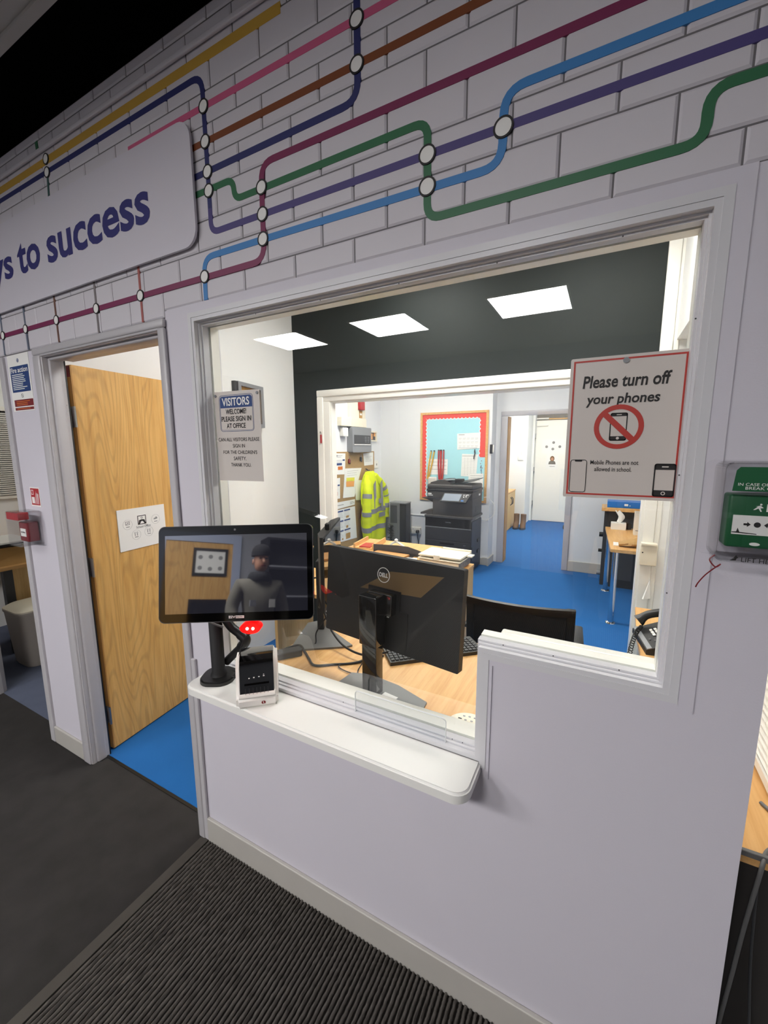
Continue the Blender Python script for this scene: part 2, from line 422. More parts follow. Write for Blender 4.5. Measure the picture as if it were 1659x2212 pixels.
# the printed route lines: (colour, polyline)
WL = 0.0185
LINE = {'yellow': 'c79f42', 'navy': '2a2f66', 'pink': 'cc5f86', 'brown': '7d4220', 'magenta': '7a2450', 'green': '2b6945', 'violet': '4b417a', 'blue': '3a7fbe', 'grey': '7d7678', 'rose': 'a45a55', 'tan': '6f4c40', 'steel': '6c7486', 'teal': '3b5e5a'}
for k, c in LINE.items(): M['l_'+k] = mat('vinyl_'+k, c, 0.45)
ROUTES = [
 ('yellow', [(-3.3, 2.806), (-0.835, 2.803)], 0),
 ('navy', [(-3.3, 2.768), (-1.146, 2.763), (-1.145, 2.40)], 1),
 ('violet', [(-1.145, 2.40), (-1.146, 2.330), (0.305, 2.331)], 0),
 ('pink', [(-1.53, 2.680), (0.305, 2.676)], 0),
 ('brown', [(-1.40, 2.586), (0.305, 2.582)], 0),
 ('navy', [(-1.40, 2.502), (-0.601, 2.506), (-0.600, H)], 1),
 ('magenta', [(0.305, 2.461), (-0.927, 2.461), (-0.930, 2.207), (-3.2, 2.208)], 2),
 ('green', [(-1.40, 2.452), (-1.040, 2.453), (-1.036, 2.397), (-0.414, 2.400), (-0.413, 2.193), (0.117, 2.192), (0.117, 2.275), (0.305, 2.274)], 3),
 ('blue', [(-1.190, 2.139), (-1.188, 2.265), (-0.93, 2.264), (-0.241, 2.258), (-0.240, 2.399), (0.305, 2.397)], 4),
 ('rose', [(-1.532, 2.118), (-1.531, 2.34)], 0), ('grey', [(-1.821, 2.118), (-1.819, 2.34)], 0), ('tan', [(-2.130, 2.118), (-2.129, 2.34)], 0),
 ('steel', [(-2.408, 2.118), (-2.408, 2.34)], 0), ('steel', [(-2.65, 2.118), (-2.64, 2.34)], 0),
 ('teal', [(-2.076, 2.66), (-2.066, 2.76)], 0), ('green', [(-2.121, 2.862), (-2.123, 2.89)], 0)]
for i, (c, P, lv) in enumerate(ROUTES):
    g = G(); thin = 0.6 if c in ('rose', 'grey', 'tan', 'steel', 'teal') else 1.0
    wd = 0.028 if c == 'yellow' else WL*thin
    add_ribbon(g, P, wd, 0.045 if c in ('magenta', 'blue', 'navy') else 0.035, 0.0005, 0.0042+0.00012*i, F0)
    part('route_line', g, M['l_'+c], wall, label='%s printed route line' % c)
ST = [(-1.144, 2.679), (-1.146, 2.585), (-1.144, 2.502), (-1.144, 2.449), (-0.601, 2.677), (-0.602, 2.583), (-0.927, 2.400), (-0.928, 2.330), (-0.930, 2.264),
      (-1.188, 2.209), (-1.532, 2.208), (-1.820, 2.208), (-2.129, 2.208), (-2.408, 2.208), (-2.64, 2.208), (-0.414, 2.330), (-0.413, 2.263), (-0.240, 2.330), (-2.066, 2.762), (-2.063, 2.809)]
big = {(-0.240, 2.330), (-0.414, 2.330), (-0.413, 2.263)}
for s in ST:
    r = 0.0215 if s in big else 0.0205
    o_, i_ = ring(s[0], s[1], r-0.0042, r)
    part('station_ring', G().strip(o_, i_, 0.0005, 0.0075, F0), 'ink', wall)
    part('station_disc', G().prism(circ(s[0], s[1], r-0.004, 24), 0.0005, 0.0070, F0), 'paper', wall)
# cable trunking along the top of the wall
single('cable_trunking', G().rbox((-3.9, -0.016, 2.835), (-0.80, -0.006, 2.852), 0.004), 'tile', 'thin white cable trunking running above the yellow route line', 'trunking', 60)

# ---- window: L-shaped opening
WIN = [(-1.27, 0.82), (-0.245, 0.82), (-0.245, 1.135), (0.153, 1.135), (0.153, ZT), (-1.27, ZT)]
win = root('window_1', 'L-shaped reception window with stepped pale grey frame', 'window', (0, 0, 0), kind='structure')
# flat surround panels
bo = [(-1.40, 0.10), (-1.40, 2.138), (0.197, 2.138), (0.197, 1.104), (-0.22, 1.104), (-0.22, 0.772)]
g = G()
g.box((-1.395, -0.004, 2.108), (0.197, 0, 2.138)).box((0.167, -0.004, 1.104), (0.197, 0, 2.108)).box((-0.22, -0.004, 1.104), (0.167, 0, 1.122))
g.box((-0.236, -0.004, 0.775), (-0.22, 0, 1.122)).box((-1.395, -0.004, 0.83), (-1.287, 0, 2.108))
part('surround_panel', g, 'wall', win)
A = inset(WIN, -0.016)
part('architrave', G().strip(A, WIN, -0.0005, 0.006, F0), 'frame', win)
B = inset(WIN, 0.012)
part('jamb_lining', G().strip(WIN, B, -0.10, 0.004, F0), 'frame', win)
C1 = inset(WIN, 0.021); C2 = inset(WIN, 0.021)
part('glazing_bead', G().strip(B, C1, -0.045, -0.022, F0).strip(B, inset(WIN, 0.0165), -0.022, -0.012, F0), 'frame', win)
part('glazing_bead', G().strip(B, C2, -0.088, -0.055, F0), 'gloss_white', win)
GL = inset(WIN, 0.013)
part('glass_pane', G().prism(GL, -0.0502, -0.0498, F0), 'pane', win)
for (px_, pz_) in [(-1.0, ZT-0.02), (-0.75, ZT-0.02), (-0.5, ZT-0.02), (-0.25, ZT-0.02), (0.0, ZT-0.02), (0.134, 1.9), (0.134, 1.6), (0.134, 1.35), (-0.20, 1.154), (-0.08, 1.154), (0.06, 1.154), (-0.70, 0.839), (-0.33, 0.839), (-0.30, 0.839)]:
    part('pin', G().prism(circ(px_, pz_, 0.0016, 8), -0.0225, -0.0212, F0), 'dark_grey', win)
# inner board of the high sill
part('sill_board', G().rbox((-0.225, 0.10, 1.12), (0.153, 0.135, 1.150), 0.006), 'gloss_white', win)
part('sill_board', G().rbox((-1.265, 0.088, 0.80), (-0.255, 0.125, 0.834), 0.004), 'gloss_white', win)

# ---- counter shelf
g = G(); g.prism([(-1.285, 0.0)] + [(-1.243-0.042*math.cos(k*PI/12), -0.096-0.042*math.sin(k*PI/12)) for k in range(7)] + [(-0.282+0.042*math.sin(k*PI/12), -0.096-0.042*math.cos(k*PI/12)) for k in range(7)] + [(-0.240, 0.0)], 0, 0.035, flat(0.785))
bm = bmesh.new(); me = mesh_of('t', g, 'frame'); bm.from_mesh(me)
bmesh.ops.bevel(bm, geom=[e for e in bm.edges if len(e.link_faces) == 2 and e.calc_face_angle(0) > 1.2 and abs(e.verts[0].co.z-e.verts[1].co.z) < 1e-4 and e.verts[0].co.y + e.verts[1].co.y < -0.001], offset=0.006, segments=3, affect='EDGES')
g = G().bm(bm); bpy.data.meshes.remove(me)
M['shelf'] = mat('shelf_white', 'ecebe6', 0.28)
single('counter_shelf', g, 'shelf', 'white round-cornered counter shelf below the reception window', 'shelf', 40)

# ---- skirtings
struct('baseboard_front', G().rbox((-1.385, -0.014, 0), (0.305, 0, 0.112), 0.004), 'base', 'scuffed pale skirting below the reception counter', 'skirting')
struct('baseboard_post', G().rbox((-2.665, -0.012, 0), (-2.345, 0, 0.10), 0.004), 'base', 'short pale skirting on the wall post left of the oak door', 'skirting')
struct('trim_1', G().rbox((-2.715, -0.014, 0), (-2.668, 0.115, 2.11), 0.006), 'trim', 'grey edge trim of the wall post beside the side-room opening', 'trim')
struct('trim_2', G().rbox((-1.41, -0.012, 0), (-1.385, 0.0, 0.83), 0.004), 'trim', 'narrow grey corner strip at the end of the counter wall', 'trim')

# ---- door 1: frame and open leaf
d1 = root('door_1', 'open oak veneer office door in a grey frame', 'door', (-2.30, 0.11, 0), kind='structure')
def arch_prof(g, pts): return g
g = G().rbox((-2.362, -0.016, 0), (-2.298, 0.0, 2.083), 0.008).rbox((-2.34, -0.008, 0), (-2.292, 0.0, 2.076), 0.006)
part('architrave', g, 'trim', d1, 40, world=True)
part('architrave', G().rbox((-1.443, -0.016, 0), (-1.405, 0.0, 2.083), 0.008), 'trim', d1, 40, world=True)
part('architrave', G().rbox((-2.362, -0.016, 2.083), (-1.405, 0.0, 2.113), 0.008).rbox((-2.33, -0.010, 2.076), (-1.43, 0.0, 2.09), 0.005), 'trim', d1, 40, world=True)
part('jamb', G().box((-2.335, -0.002, 0), (-2.292, 0.085, 2.074)).rbox((-2.30, 0.015, 0), (-2.280, 0.062, 2.075), 0.009), 'trim', d1, 40, world=True)
part('jamb', G().box((-1.446, -0.002, 0), (-1.41, 0.125, 2.074)), 'trim', d1, world=True)
part('head', G().box((-2.30, -0.002, 2.074), (-1.43, 0.125, 2.10)).rbox((-2.29, 0.015, 2.060), (-1.446, 0.062, 2.078), 0.008), 'trim', d1, 40, world=True)
ang = math.atan2(0.525, -0.057)
lm = Matrix.Translation((-2.310, 0.118, 0)) @ Matrix.Rotation(ang, 4, 'Z')   # local x along the leaf, local -y is the visible face
leaf = part('leaf', G().box((0, 0.0, 0.008), (0.83, 0.040, 2.062)).xf(lm), 'door_wood', d1, world=True)
part('lipping', G().box((-0.006, 0.0006, 0.008), (0.0, 0.040, 2.058)).xf(lm), 'door_edge', d1, world=True)
part('gap_shade_strip', G().box((-2.293, 0.079, 0), (-2.2912, 0.0855, 2.073)), 'black', d1, world=True)  # black strip painting the dark gap between jamb and leaf
part('corner_plate', G().box((-0.0075, 0.006, 2.005), (-0.005, 0.034, 2.056)).xf(lm), 'dark_red', d1, world=True)
for z in (1.765, 1.0, 0.160):
    h_ = part('hinge', G().box((-0.008, 0.004, z), (-0.006, 0.030, z+0.10)).xf(lm), 'steel', d1, world=True)
    part('knuckle', G().tube([lm @ Vector((-0.010, -0.004, z)), lm @ Vector((-0.010, -0.004, z+0.10))], 0.006, 10), 'steel', d1, 40, world=True, under=h_)
for z in (1.865, 1.835, 1.805):
    part('screw', G().tube([(-2.281, 0.0665, z), (-2.2788, 0.0665, z)], 0.0022, 8), 'chrome', d1, world=True)
# notice on the door leaf
sg = root('door_notice', 'white card notice reading School Office on the oak door', 'sign', lm @ Vector((0.145, -0.0005, 1.095)), (lm.to_3x3()))
fs = front(-0.0005)
part('card', G().prism(rect(0, 0, 0.297, 0.232), 0.0, 0.004, front(0)), 'paper', sg)
fs = front(-0.004)
g = G(); text(g, 'School Office', 0.105, 0.115, 0.195, 0.128, fs); part('lettering', g, 'ink', sg)
g = G()
o_ = rect(0.117, 0.134, 0.170, 0.186); g.strip(o_, inset(o_, 0.004), 0, 0.0006, fs)
g.strip(*ring(0.1435, 0.172, 0.004, 0.006, 14), 0, 0.0006, fs)
g.prism([(0.121, 0.138), (0.130, 0.138), (0.138, 0.152), (0.150, 0.152), (0.158, 0.138), (0.166, 0.138), (0.160, 0.160), (0.1435, 0.163), (0.126, 0.160)], 0, 0.0006, fs)
part('pictogram', g, 'ink', sg)
for i, (u, v) in enumerate(((0.055, 0.145), (0.232, 0.150), (0.102, 0.080), (0.182, 0.085))):
    o_, i_ = ring(u, v, 0.0268, 0.0276, 26); part('circle_outline', G().strip(o_, i_, 0, 0.0004, fs), 'ink_grey', sg)
    g = G()
    if i == 0: q = rect(u-0.013, v-0.002, u+0.013, v+0.018); g.strip(q, inset(q, 0.003), 0, 0.0005, fs); g.prism([(u-0.011, v-0.002), (u-0.004, v+0.008), (u+0.004, v+0.012), (u+0.008, v+0.006), (u, v+0.006)], 0, 0.0005, fs)
    elif i == 1: g.prism([(u-0.012, v-0.001), (u+0.010, v+0.001), (u+0.013, v+0.008), (u+0.004, v+0.016), (u, v+0.010), (u-0.012, v+0.006)], 0, 0.0005, fs)
    else:
        for du in (-0.008, 0.006):
            g.strip(*ring(u+du, v+0.012, 0.0028, 0.0045, 12), 0, 0.0005, fs); g.prism(rect(u+du-0.002, v-0.006, u+du+0.002, v+0.008), 0, 0.0005, fs)
    g.prism(rect(u-0.010, v-0.015, u+0.011, v-0.011), 0, 0.0005, fs)
    part('pictogram', g, 'ink_grey', sg)

# ---- floors
struct('floor_lobby', G().box((-6.0, -4.7, -0.05), (1.7, 0.066, 0.0)), 'carpet_dark', 'charcoal carpet of the lobby', 'floor')
struct('floor_office', G().box((-3.3, 0.066, -0.05), (1.7, 10.5, 0.0)), 'carpet_blue', 'bright blue carpet running through office and corridor', 'floor')
struct('floor_side_room', G().box((-6.0, 0.066, -0.05), (-3.3, 3.0, 0.0)).box((-3.3, 0.066, -0.04), (-2.50, 1.93, 0.001)), 'carpet_slate', 'slate blue carpet of the side room', 'floor')
M['edging'] = mat('worn_edging', '44403b', 0.85, var=0.2, vscale=14)
struct('trim_3', G().rbox((-1.428, -4.7, 0.0), (-1.387, -0.0, 0.005), 0.002), 'edging', 'dark edging strip between charcoal carpet and ribbed mat', 'trim')
struct('trim_4', G().box((-2.292, 0.058, 0.0), (-1.446, 0.072, 0.003)), 'black', 'dark threshold strip in the office doorway', 'trim')
# ribbed entrance mat
mt = root('entrance_mat', 'dark brown ribbed entrance mat along the counter wall', 'mat', (-1.38, -0.016, 0))
part('backing', G().box((-1.383, -3.2, 0.0), (0.6, -0.016, 0.004)), 'mat_base', mt, world=True)
g = G(); pitch = 0.0155; nrib = int(1.98/pitch)
for i in range(nrib):
    x = -1.378+pitch*i
    segs = 150; rr = random.Random(i)
    prof = [(0, 0), (0.0018, 0.0064), (0.0052, 0.0085), (0.0086, 0.0064), (0.0104, 0)]
    b = len(g.v)
    for k in range(segs+1):
        t = k/segs; y = -0.016-3.0*t**1.6; j = (rr.random()-.5)*0.0016
        for dx, dz in prof: g.v.append((x+dx+j, y, 0.003+dz*(1+(rr.random()-.5)*0.5)))
    for k in range(segs):
        for q in range(4): g.f.append((b+k*5+q, b+k*5+q+1, b+(k+1)*5+q+1, b+(k+1)*5+q))
part('ribs', g, 'mat_rib', mt, 80, kind='stuff', world=True)

# ---- lobby shell
struct('ceiling', G().box((-6.0, -4.7, H), (1.7, -0.222, H+0.06)), 'ceil', 'grey suspended ceiling of the lobby', 'ceiling')
struct('trim_5', G().box((-6.0, -0.250, H-0.018), (1.7, -0.222, H)).box((-6.0, -0.29, H-0.008), (1.7, -0.25, H)), 'ceil', 'grey edge trim of the lobby ceiling', 'trim')
struct('ceiling_slot', G().box((-6.0, -0.222, H+0.10), (1.7, 0.1, H+0.16)), 'black_matt', 'black slot between ceiling edge and partition wall', 'ceiling')
M['lobby_wall'] = mat('lobby_grey_wall', '9c9ea6', 0.6)
struct('wall_back', G().box((-6.0, -4.8, 0), (1.7, -4.7, H)), 'lobby_wall', 'lobby wall opposite the reception window', 'wall')
struct('wall_lobby_right', G().box((1.6, -4.7, 0), (1.7, 0.0, H)).box((0.46, -0.02, 0), (1.7, 0.06, H)), 'lobby_wall', 'lobby wall on the right beyond the green call point', 'wall')
struct('wall_lobby_left', G().box((-6.1, -4.7, 0), (-6.0, 3.0, H)), 'lobby_wall', 'far lobby wall on the left', 'wall')
# panels on the lobby ceiling
def led_panel(x, y, z, sx, sy, L, label, group):
    r_ = root('ceiling_light', label, 'ceiling light', (x, y, z), group=group)
    q = rect(-sx/2, -sy/2, sx/2, sy/2); fl = lambda u, v, w: (u, v, -w)
    part('frame', G().strip(q, inset(q, 0.018), 0.0, 0.012, fl), 'gloss_white', r_)
    em = mat('led_diffuser_%g' % L, {L_OFFICE: 'fffdf9', L_LOBBY: 'fffdfc'}.get(L, 'fffbf2'), 0.6, emit=L)
    part('diffuser', G().box((-sx/2+0.018, -sy/2+0.018, -0.009), (sx/2-0.018, sy/2-0.018, -0.001)), em, r_)
for i, x in enumerate((-0.68, -2.09, -3.42)):
    led_panel(x, -2.96, H-0.001, 0.66, 0.66, L_LOBBY, ('square LED panel on the lobby ceiling, nearest the right wall', 'square LED panel on the lobby ceiling, middle of three', 'square LED panel on the lobby ceiling, furthest left')[i], 'lobby ceiling panels')

# ---- office shell
OX0, OD = -2.46, 1.93
struct('wall_office_left', G().box((OX0-0.08, 0.10, 0), (OX0, OD, H)), 'white_wall', 'plain white office wall behind the open oak door', 'wall')
M['ceil_o'] = M['ceil_white']
struct('ceiling_office', G().box((-3.3, 0.10, H), (0.6, 5.05, H+0.06)), 'ceil_white', 'white ceiling of the office', 'ceiling')
# dark cross wall with a wide opening
g = G().box((OX0-0.7, OD, 0), (-2.15, OD+0.06, H)).box((-2.15, OD, 2.095), (0.262, OD+0.10, H))
struct('wall_dark', g, 'dark_wall', 'dark green cross wall above the wide inner opening', 'wall')
struct('wall_dark_end', G().box((0.262, OD, 0), (0.60, OD+0.10, H)), 'white_wall', 'white strip of wall at the right of the inner opening', 'wall')
tr = root('trim_6', 'white gloss frame round the wide inner opening', 'trim', (-2.2, OD, 0), kind='structure')
g = G().rbox((-2.202, OD-0.022, 0), (-2.140, OD, 2.085), 0.006).rbox((-2.150, OD-0.012, 0), (-2.075, OD, 2.045), 0.005)
part('architrave', g, 'gloss_white', tr, 40, world=True)
g = G().rbox((-2.202, OD-0.022, 2.085), (0.228, OD, 2.140), 0.006).rbox((-2.15, OD-0.012, 2.045), (0.228, OD, 2.095), 0.005)
part('architrave', g, 'gloss_white', tr, 40, world=True)
part('architrave', G().rbox((0.228, OD-0.022, 0), (0.290, OD, H), 0.006).rbox((0.29, OD-0.012, 0), (0.318, OD, H), 0.005), 'gloss_white', tr, 40, world=True)
part('jamb', G().box((-2.150, OD-0.002, 0), (-2.068, OD+0.065, 2.04)), 'gloss_white', tr, world=True)
part('jamb', G().box((0.215, OD-0.002, 0), (0.262, OD+0.12, 2.04)), 'gloss_white', tr, world=True)
part('head', G().box((-2.15, OD-0.002, 2.04), (0.262, OD+0.12, 2.10)), 'gloss_white', tr, world=True)
# right-hand window wall with recess and bulkhead
struct('wall_right', G().box((0.46, 0.06, 0), (0.52, OD, 0.80)).box((0.46, 1.62, 0.80), (0.52, OD, 2.25)).box((0.50, 0.06, 0.8), (0.52, 1.62, 2.25)), 'white_wall', 'office window wall on the right', 'wall')
struct('trim_7', G().box((0.306, 0.101, 2.25), (0.52, OD, H)), 'white_wall', 'white boxed bulkhead over the blind', 'trim')
bl = root('window_blind', 'white slatted blind in the window right of the counter wall', 'blind', (0.45, 0.8, 0.8))
part('headrail', G().box((0.43, 0.10, 2.215), (0.475, 1.60, 2.245)), 'blind', bl, world=True)
z = 0.79
while z < 2.20:
    part('slat', G().add([(0.439, 0.10, z), (0.439, 1.60, z), (0.459, 1.60, z+0.017), (0.459, 0.10, z+0.017), (0.4395, 0.10, z-0.0006), (0.4395, 1.60, z-0.0006), (0.4595, 1.60, z+0.0164), (0.4595, 0.10, z+0.0164)],
         [(0, 1, 2, 3), (7, 6, 5, 4), (0, 4, 5, 1), (3, 2, 6, 7), (0, 3, 7, 4), (1, 5, 6, 2)]), 'blind', bl, world=True)
    z += 0.0225
part('bottom_rail', G().box((0.436, 0.10, 0.755), (0.462, 1.60, 0.780)), 'blind', bl, world=True)
for i, (x, y) in enumerate(((-1.25, 1.30), (-0.15, 1.10))):
    led_panel(x, y, H-0.001, 0.6, 0.6, L_OFFICE, ('square LED panel on the office ceiling towards the oak door', 'square LED panel on the office ceiling near the bulkhead')[i], 'office ceiling panels')
# ---- back room shell
BX, BY = -3.10, 4.70
struct('wall_back_left', G().box((BX-0.1, OD+0.10, 0), (BX, BY+0.05, H)), 'cool_wall', 'pale wall carrying the alarm panel and cork board', 'wall')
struct('wall_back_room', G().box((BX-0.1, BY, 0), (-1.385, BY+0.35, H)), 'cool_wall', 'pale wall behind the copier', 'wall')
struct('trim_8', G().box((-3.10, BY-0.004, 0.0), (-2.78, BY, 2.7)).box((-2.545, BY-0.004, 0.62), (-2.535, BY, 0.63)), 'cool_wall', 'shallow lining board in the corner of the back room', 'trim')
g = G().box((-1.385, 4.95, 0), (-1.262, 5.05, H)).box((-1.262, 4.95, 2.10), (-0.40, 5.05, H)).box((-0.40, 4.95, 0), (0.6, 5.05, H))
struct('wall_corridor', g, 'cool_wall', 'pale wall with the doorway to the corridor', 'wall')
struct('wall_back_right', G().box((0.47, OD+0.1, 0), (0.6, 4.95, H)), 'cool_wall', 'right wall of the back room', 'wall')
struct('baseboard_back', G().rbox((-0.36, 4.93, 0), (0.47, 4.95, 0.14), 0.005).rbox((-1.385, 4.65, 0), (-1.36, 4.95, 0.11), 0.005).rbox((-1.46, 4.68, 0), (-1.385, 4.70, 0.11), 0.005), 'base', 'pale skirting in the back room', 'skirting')
tr = root('trim_9', 'grey frame of the far doorway with worn wooden edge', 'trim', (-1.26, 4.94, 0), kind='structure')
part('architrave', G().rbox((-1.318, 4.925, 0), (-1.225, 4.95, 2.085), 0.008), 'trim', tr, 40, world=True)
part('architrave', G().rbox((-1.318, 4.925, 2.085), (-0.36, 4.95, 2.15), 0.008), 'trim', tr, 40, world=True)
part('architrave', G().rbox((-0.435, 4.925, 0), (-0.360, 4.95, 2.085), 0.008), 'trim', tr, 40, world=True)
part('door_edge', G().box((-1.262, 4.955, 0.01), (-1.218, 5.12, 2.08)), 'door_edge', tr, world=True)
for i, (x, y) in enumerate(((-2.2, 3.2), (-0.9, 3.2))):
    led_panel(x, y, H-0.001, 0.6, 0.6, L_BACK, ('square LED panel on the back room ceiling near the cork board', 'square LED panel on the back room ceiling near the doorway')[i], 'back room ceiling panels')
# ---- corridor
struct('wall_far_left', G().box((-2.4, 8.15, 0), (-1.47, 8.3, H)).box((-2.4, 5.05, 0), (-2.3, 8.3, H)), 'white_wall', 'white wall with the switch at the end of the corridor', 'wall')
struct('wall_far', G().box((-1.6, 8.88, 0), (0.6, 9.0, H)).box((-1.55, 8.3, 0), (-1.47, 8.9, H)), 'white_wall', 'end wall of the corridor', 'wall')
struct('wall_far_right', G().box((0.5, 5.05, 0), (0.6, 9.0, H)), 'white_wall', 'right wall of the corridor', 'wall')
struct('ceiling_corridor', G().box((-2.4, 5.05, H), (0.6, 9.0, H+0.05)), 'ceil_white', 'white ceiling of the corridor', 'ceiling')
d2 = root('door_2', 'white flush door with two notices at the end of the corridor', 'door', (-1.42, 8.86, 0), kind='structure')
part('leaf', G().box((-1.40, 8.83, 0.01), (-0.45, 8.87, 2.24)), 'gloss_white', d2, world=True)
part('jamb', G().box((-1.47, 8.80, 0), (-1.425, 8.88, 2.36)), 'gloss_white', d2, world=True)
part('transom', G().box((-1.40, 8.84, 2.27), (-0.45, 8.88, 2.42)), 'mid_grey', d2, world=True)
part('transom_rail', G().box((-1.15, 8.83, 2.262), (-0.45, 8.86, 2.285)), 'desk_wood', d2, world=True)
part('closer_arm', G().box((-1.40, 8.79, 2.27), (-1.15, 8.83, 2.295)).box((-1.38, 8.80, 2.12), (-1.16, 8.83, 2.135)), 'white_pl', d2, world=True)
for z in (1.86, 1.12, 0.36): part('hinge', G().box((-1.424, 8.80, z), (-1.40, 8.835, z+0.1)), 'steel', d2, world=True)
part('door_handle', G().rbox((-0.64, 8.78, 0.95), (-0.58, 8.83, 1.10), 0.008), 'dark_grey', d2, world=True)
led_panel(-0.9, 6.9, H-0.001, 0.6, 0.6, L_CORR, 'square LED panel on the corridor ceiling', 'corridor ceiling panels')
# ---- side room on the left
struct('wall_side_end', G().box((-4.4, 0.0, 0), (-3.60, 0.10, 2.10)).lathe([(0.05, 0), (0.05, 2.1)], (-3.60, 0.05, 0), 16), 'trim', 'rounded end of the wall on the far side of the opening', 'wall')
struct('wall_side', G().box((-5.05, 0.10, 0), (-4.95, 3.0, H)).box((-6, 2.9, 0), (-3.2, 3.0, H)), 'white_wall', 'white wall of the side room', 'wall')
struct('wall_side_inner', G().box((-2.72, 0.10, 0), (OX0-0.08, OD, H)), 'white_wall', 'wall between side room and office', 'wall')
struct('ceiling_side', G().box((-6.0, 0.10, H), (-3.3, 3.0, H+0.05)).box((-3.3, 0.10, H-0.002), (-2.5, 1.93, H+0.0)), 'ceil_white', 'white ceiling of the side room', 'ceiling')
led_panel(-3.9, 1.3, H-0.003, 0.6, 0.6, L_SIDE, 'square LED panel on the side room ceiling', 'side room ceiling panels')
bl = root('window_blind', 'white slatted blind in the side room at the left edge', 'blind', (-4.93, 0.75, 1.2))
z = 1.24
while z < 2.0:
    part('slat', G().box((-4.945, 0.2, z), (-4.915, 1.60, z+0.010)), 'blind', bl, world=True); z += 0.019
part('bottom_rail', G().box((-4.95, 0.2, 1.205), (-4.925, 1.60, 1.232)), 'blind', bl, world=True)
part('headrail', G().box((-4.95, 0.2, 2.0), (-4.915, 1.60, 2.05)), 'blind', bl, world=True)

# ================================================================== THINGS IN THE LOBBY
# ---- big sign on the tiles
sg = root('wall_sign', 'large white rounded sign reading ys to success in navy letters', 'sign', (-1.9, -0.02, 2.31))
part('board', G().prism(rrect(-3.15, 2.302, -1.197, 2.662, 0.055, 6), 0.012, 0.020, F0), 'wall', sg, 40, world=True)
part('standoff', G().box((-3.1, -0.012, 2.36), (-1.27, -0.002, 2.62)), 'dark_grey', sg, world=True)
fs = front(-0.020)
for t, a, b, c, d in (('success', -2.105, 2.420, -1.416, 2.521), ('to', -2.362, 2.424, -2.165, 2.548), ('ys', -2.62, 2.388, -2.412, 2.521)):
    part('lettering', text(G(), t, a, b, c, d, fs, bold=0.024), 'ink_navy', sg, world=True, label='navy bold lettering')

# ---- poster on the glass: phones off
def frame_rect(g, u0, v0, u1, v1, t, mp, w0=0.0, w1=0.0006):
    q = rect(u0, v0, u1, v1); return g.strip(q, inset(q, t), w0, w1, mp)
ps = root('phone_poster', 'laminated poster asking visitors to turn off phones, on the right of the glass', 'poster', (0.03, 0.046, 1.54))
mp = front(0.0488)
part('sheet', G().prism(rrect(-0.083, 1.543, 0.139, 1.851, 0.004), 0, 0.0012, mp), 'paper_grey', ps, world=True)
mp = front(0.0475)
g = G(); q = rect(-0.0765, 1.5495, 0.1325, 1.845); g.strip(q, inset(q, 0.0036), 0, 0.0005, mp); part('red_border', g, 'ink_red', ps, world=True)
for t, a, b, c, d, bo_, sh_ in (('Please turn off', -0.056, 1.785, 0.108, 1.812, 0.022, 0.12), ('your phones', -0.047, 1.744, 0.091, 1.772, 0.022, 0.12), ('Mobile Phones are not', -0.030, 1.6185, 0.063, 1.628, 0.010, 0), ('allowed in school.', -0.021, 1.6035, 0.051, 1.6130, 0.010, 0)):
    part('lettering', text(G(), t, a, b, c, d, mp, bold=bo_, shear=sh_), 'ink', ps, world=True)
cu, cv = 0.0195, 1.7005
g = G(); q = rrect(cu-0.0165, cv-0.030, cu+0.0165, cv+0.030, 0.004); g.strip(q, inset(q, 0.0022), 0, 0.0004, mp)
g.prism(rect(cu-0.0155, cv-0.029, cu+0.0155, cv-0.020), 0, 0.0004, mp).prism(rect(cu-0.0155, cv+0.0225, cu+0.0155, cv+0.029), 0, 0.0004, mp)
part('phone_symbol', g, 'ink', ps, world=True)
part('phone_button', G().prism(circ(cu, cv-0.0245, 0.003, 14), 0, 0.0007, mp), 'paper_grey', ps, world=True)
part('phone_speaker', G().prism(rrect(cu-0.005, cv+0.025, cu+0.005, cv+0.0268, 0.0008), 0, 0.0007, mp), 'paper_grey', ps, world=True)
g = G(); g.strip(*ring(cu, cv, 0.0375, 0.0475, 40), 0.0004, 0.0009, mp)
d = 0.0295; t = 0.0042
g.prism([(cu-d-t, cv+d-t), (cu+d-t, cv-d-t), (cu+d+t, cv-d+t), (cu-d+t, cv+d+t)], 0.0004, 0.0011, mp)
part('prohibition_ring', g, 'ink_red', ps, world=True)
g = G(); q = rrect(-0.0715, 1.5545, -0.0365, 1.629, 0.006); g.strip(q, inset(q, 0.0014), 0.0006, 0.0009, mp); g.prism(rrect(-0.062, 1.6245, -0.047, 1.6285, 0.0015), 0.0006, 0.0009, mp)
part('phone_symbol', g, 'ink', ps, world=True)
g = G(); q = rrect(0.0925, 1.5515, 0.1315, 1.622, 0.005); g.strip(q, inset(q, 0.0026), 0.0006, 0.0009, mp); g.prism(rect(0.094, 1.553, 0.130, 1.5655), 0.0006, 0.0009, mp).prism(rect(0.094, 1.609, 0.130, 1.6205), 0.0006, 0.0009, mp)
part('phone_symbol', g, 'ink', ps, world=True)
part('phone_button', G().strip(*ring(0.112, 1.559, 0.0024, 0.004, 16), 0.0009, 0.0012, mp), 'paper_grey', ps, world=True)
part('phone_speaker', G().prism(rrect(0.106, 1.614, 0.118, 1.6165, 0.001), 0.0009, 0.0012, mp), 'paper_grey', ps, world=True)
part('fixing', G().prism(circ(0.0245, 1.839, 0.006, 18), 0.0006, 0.003, mp), 'grey_plastic', ps, world=True)
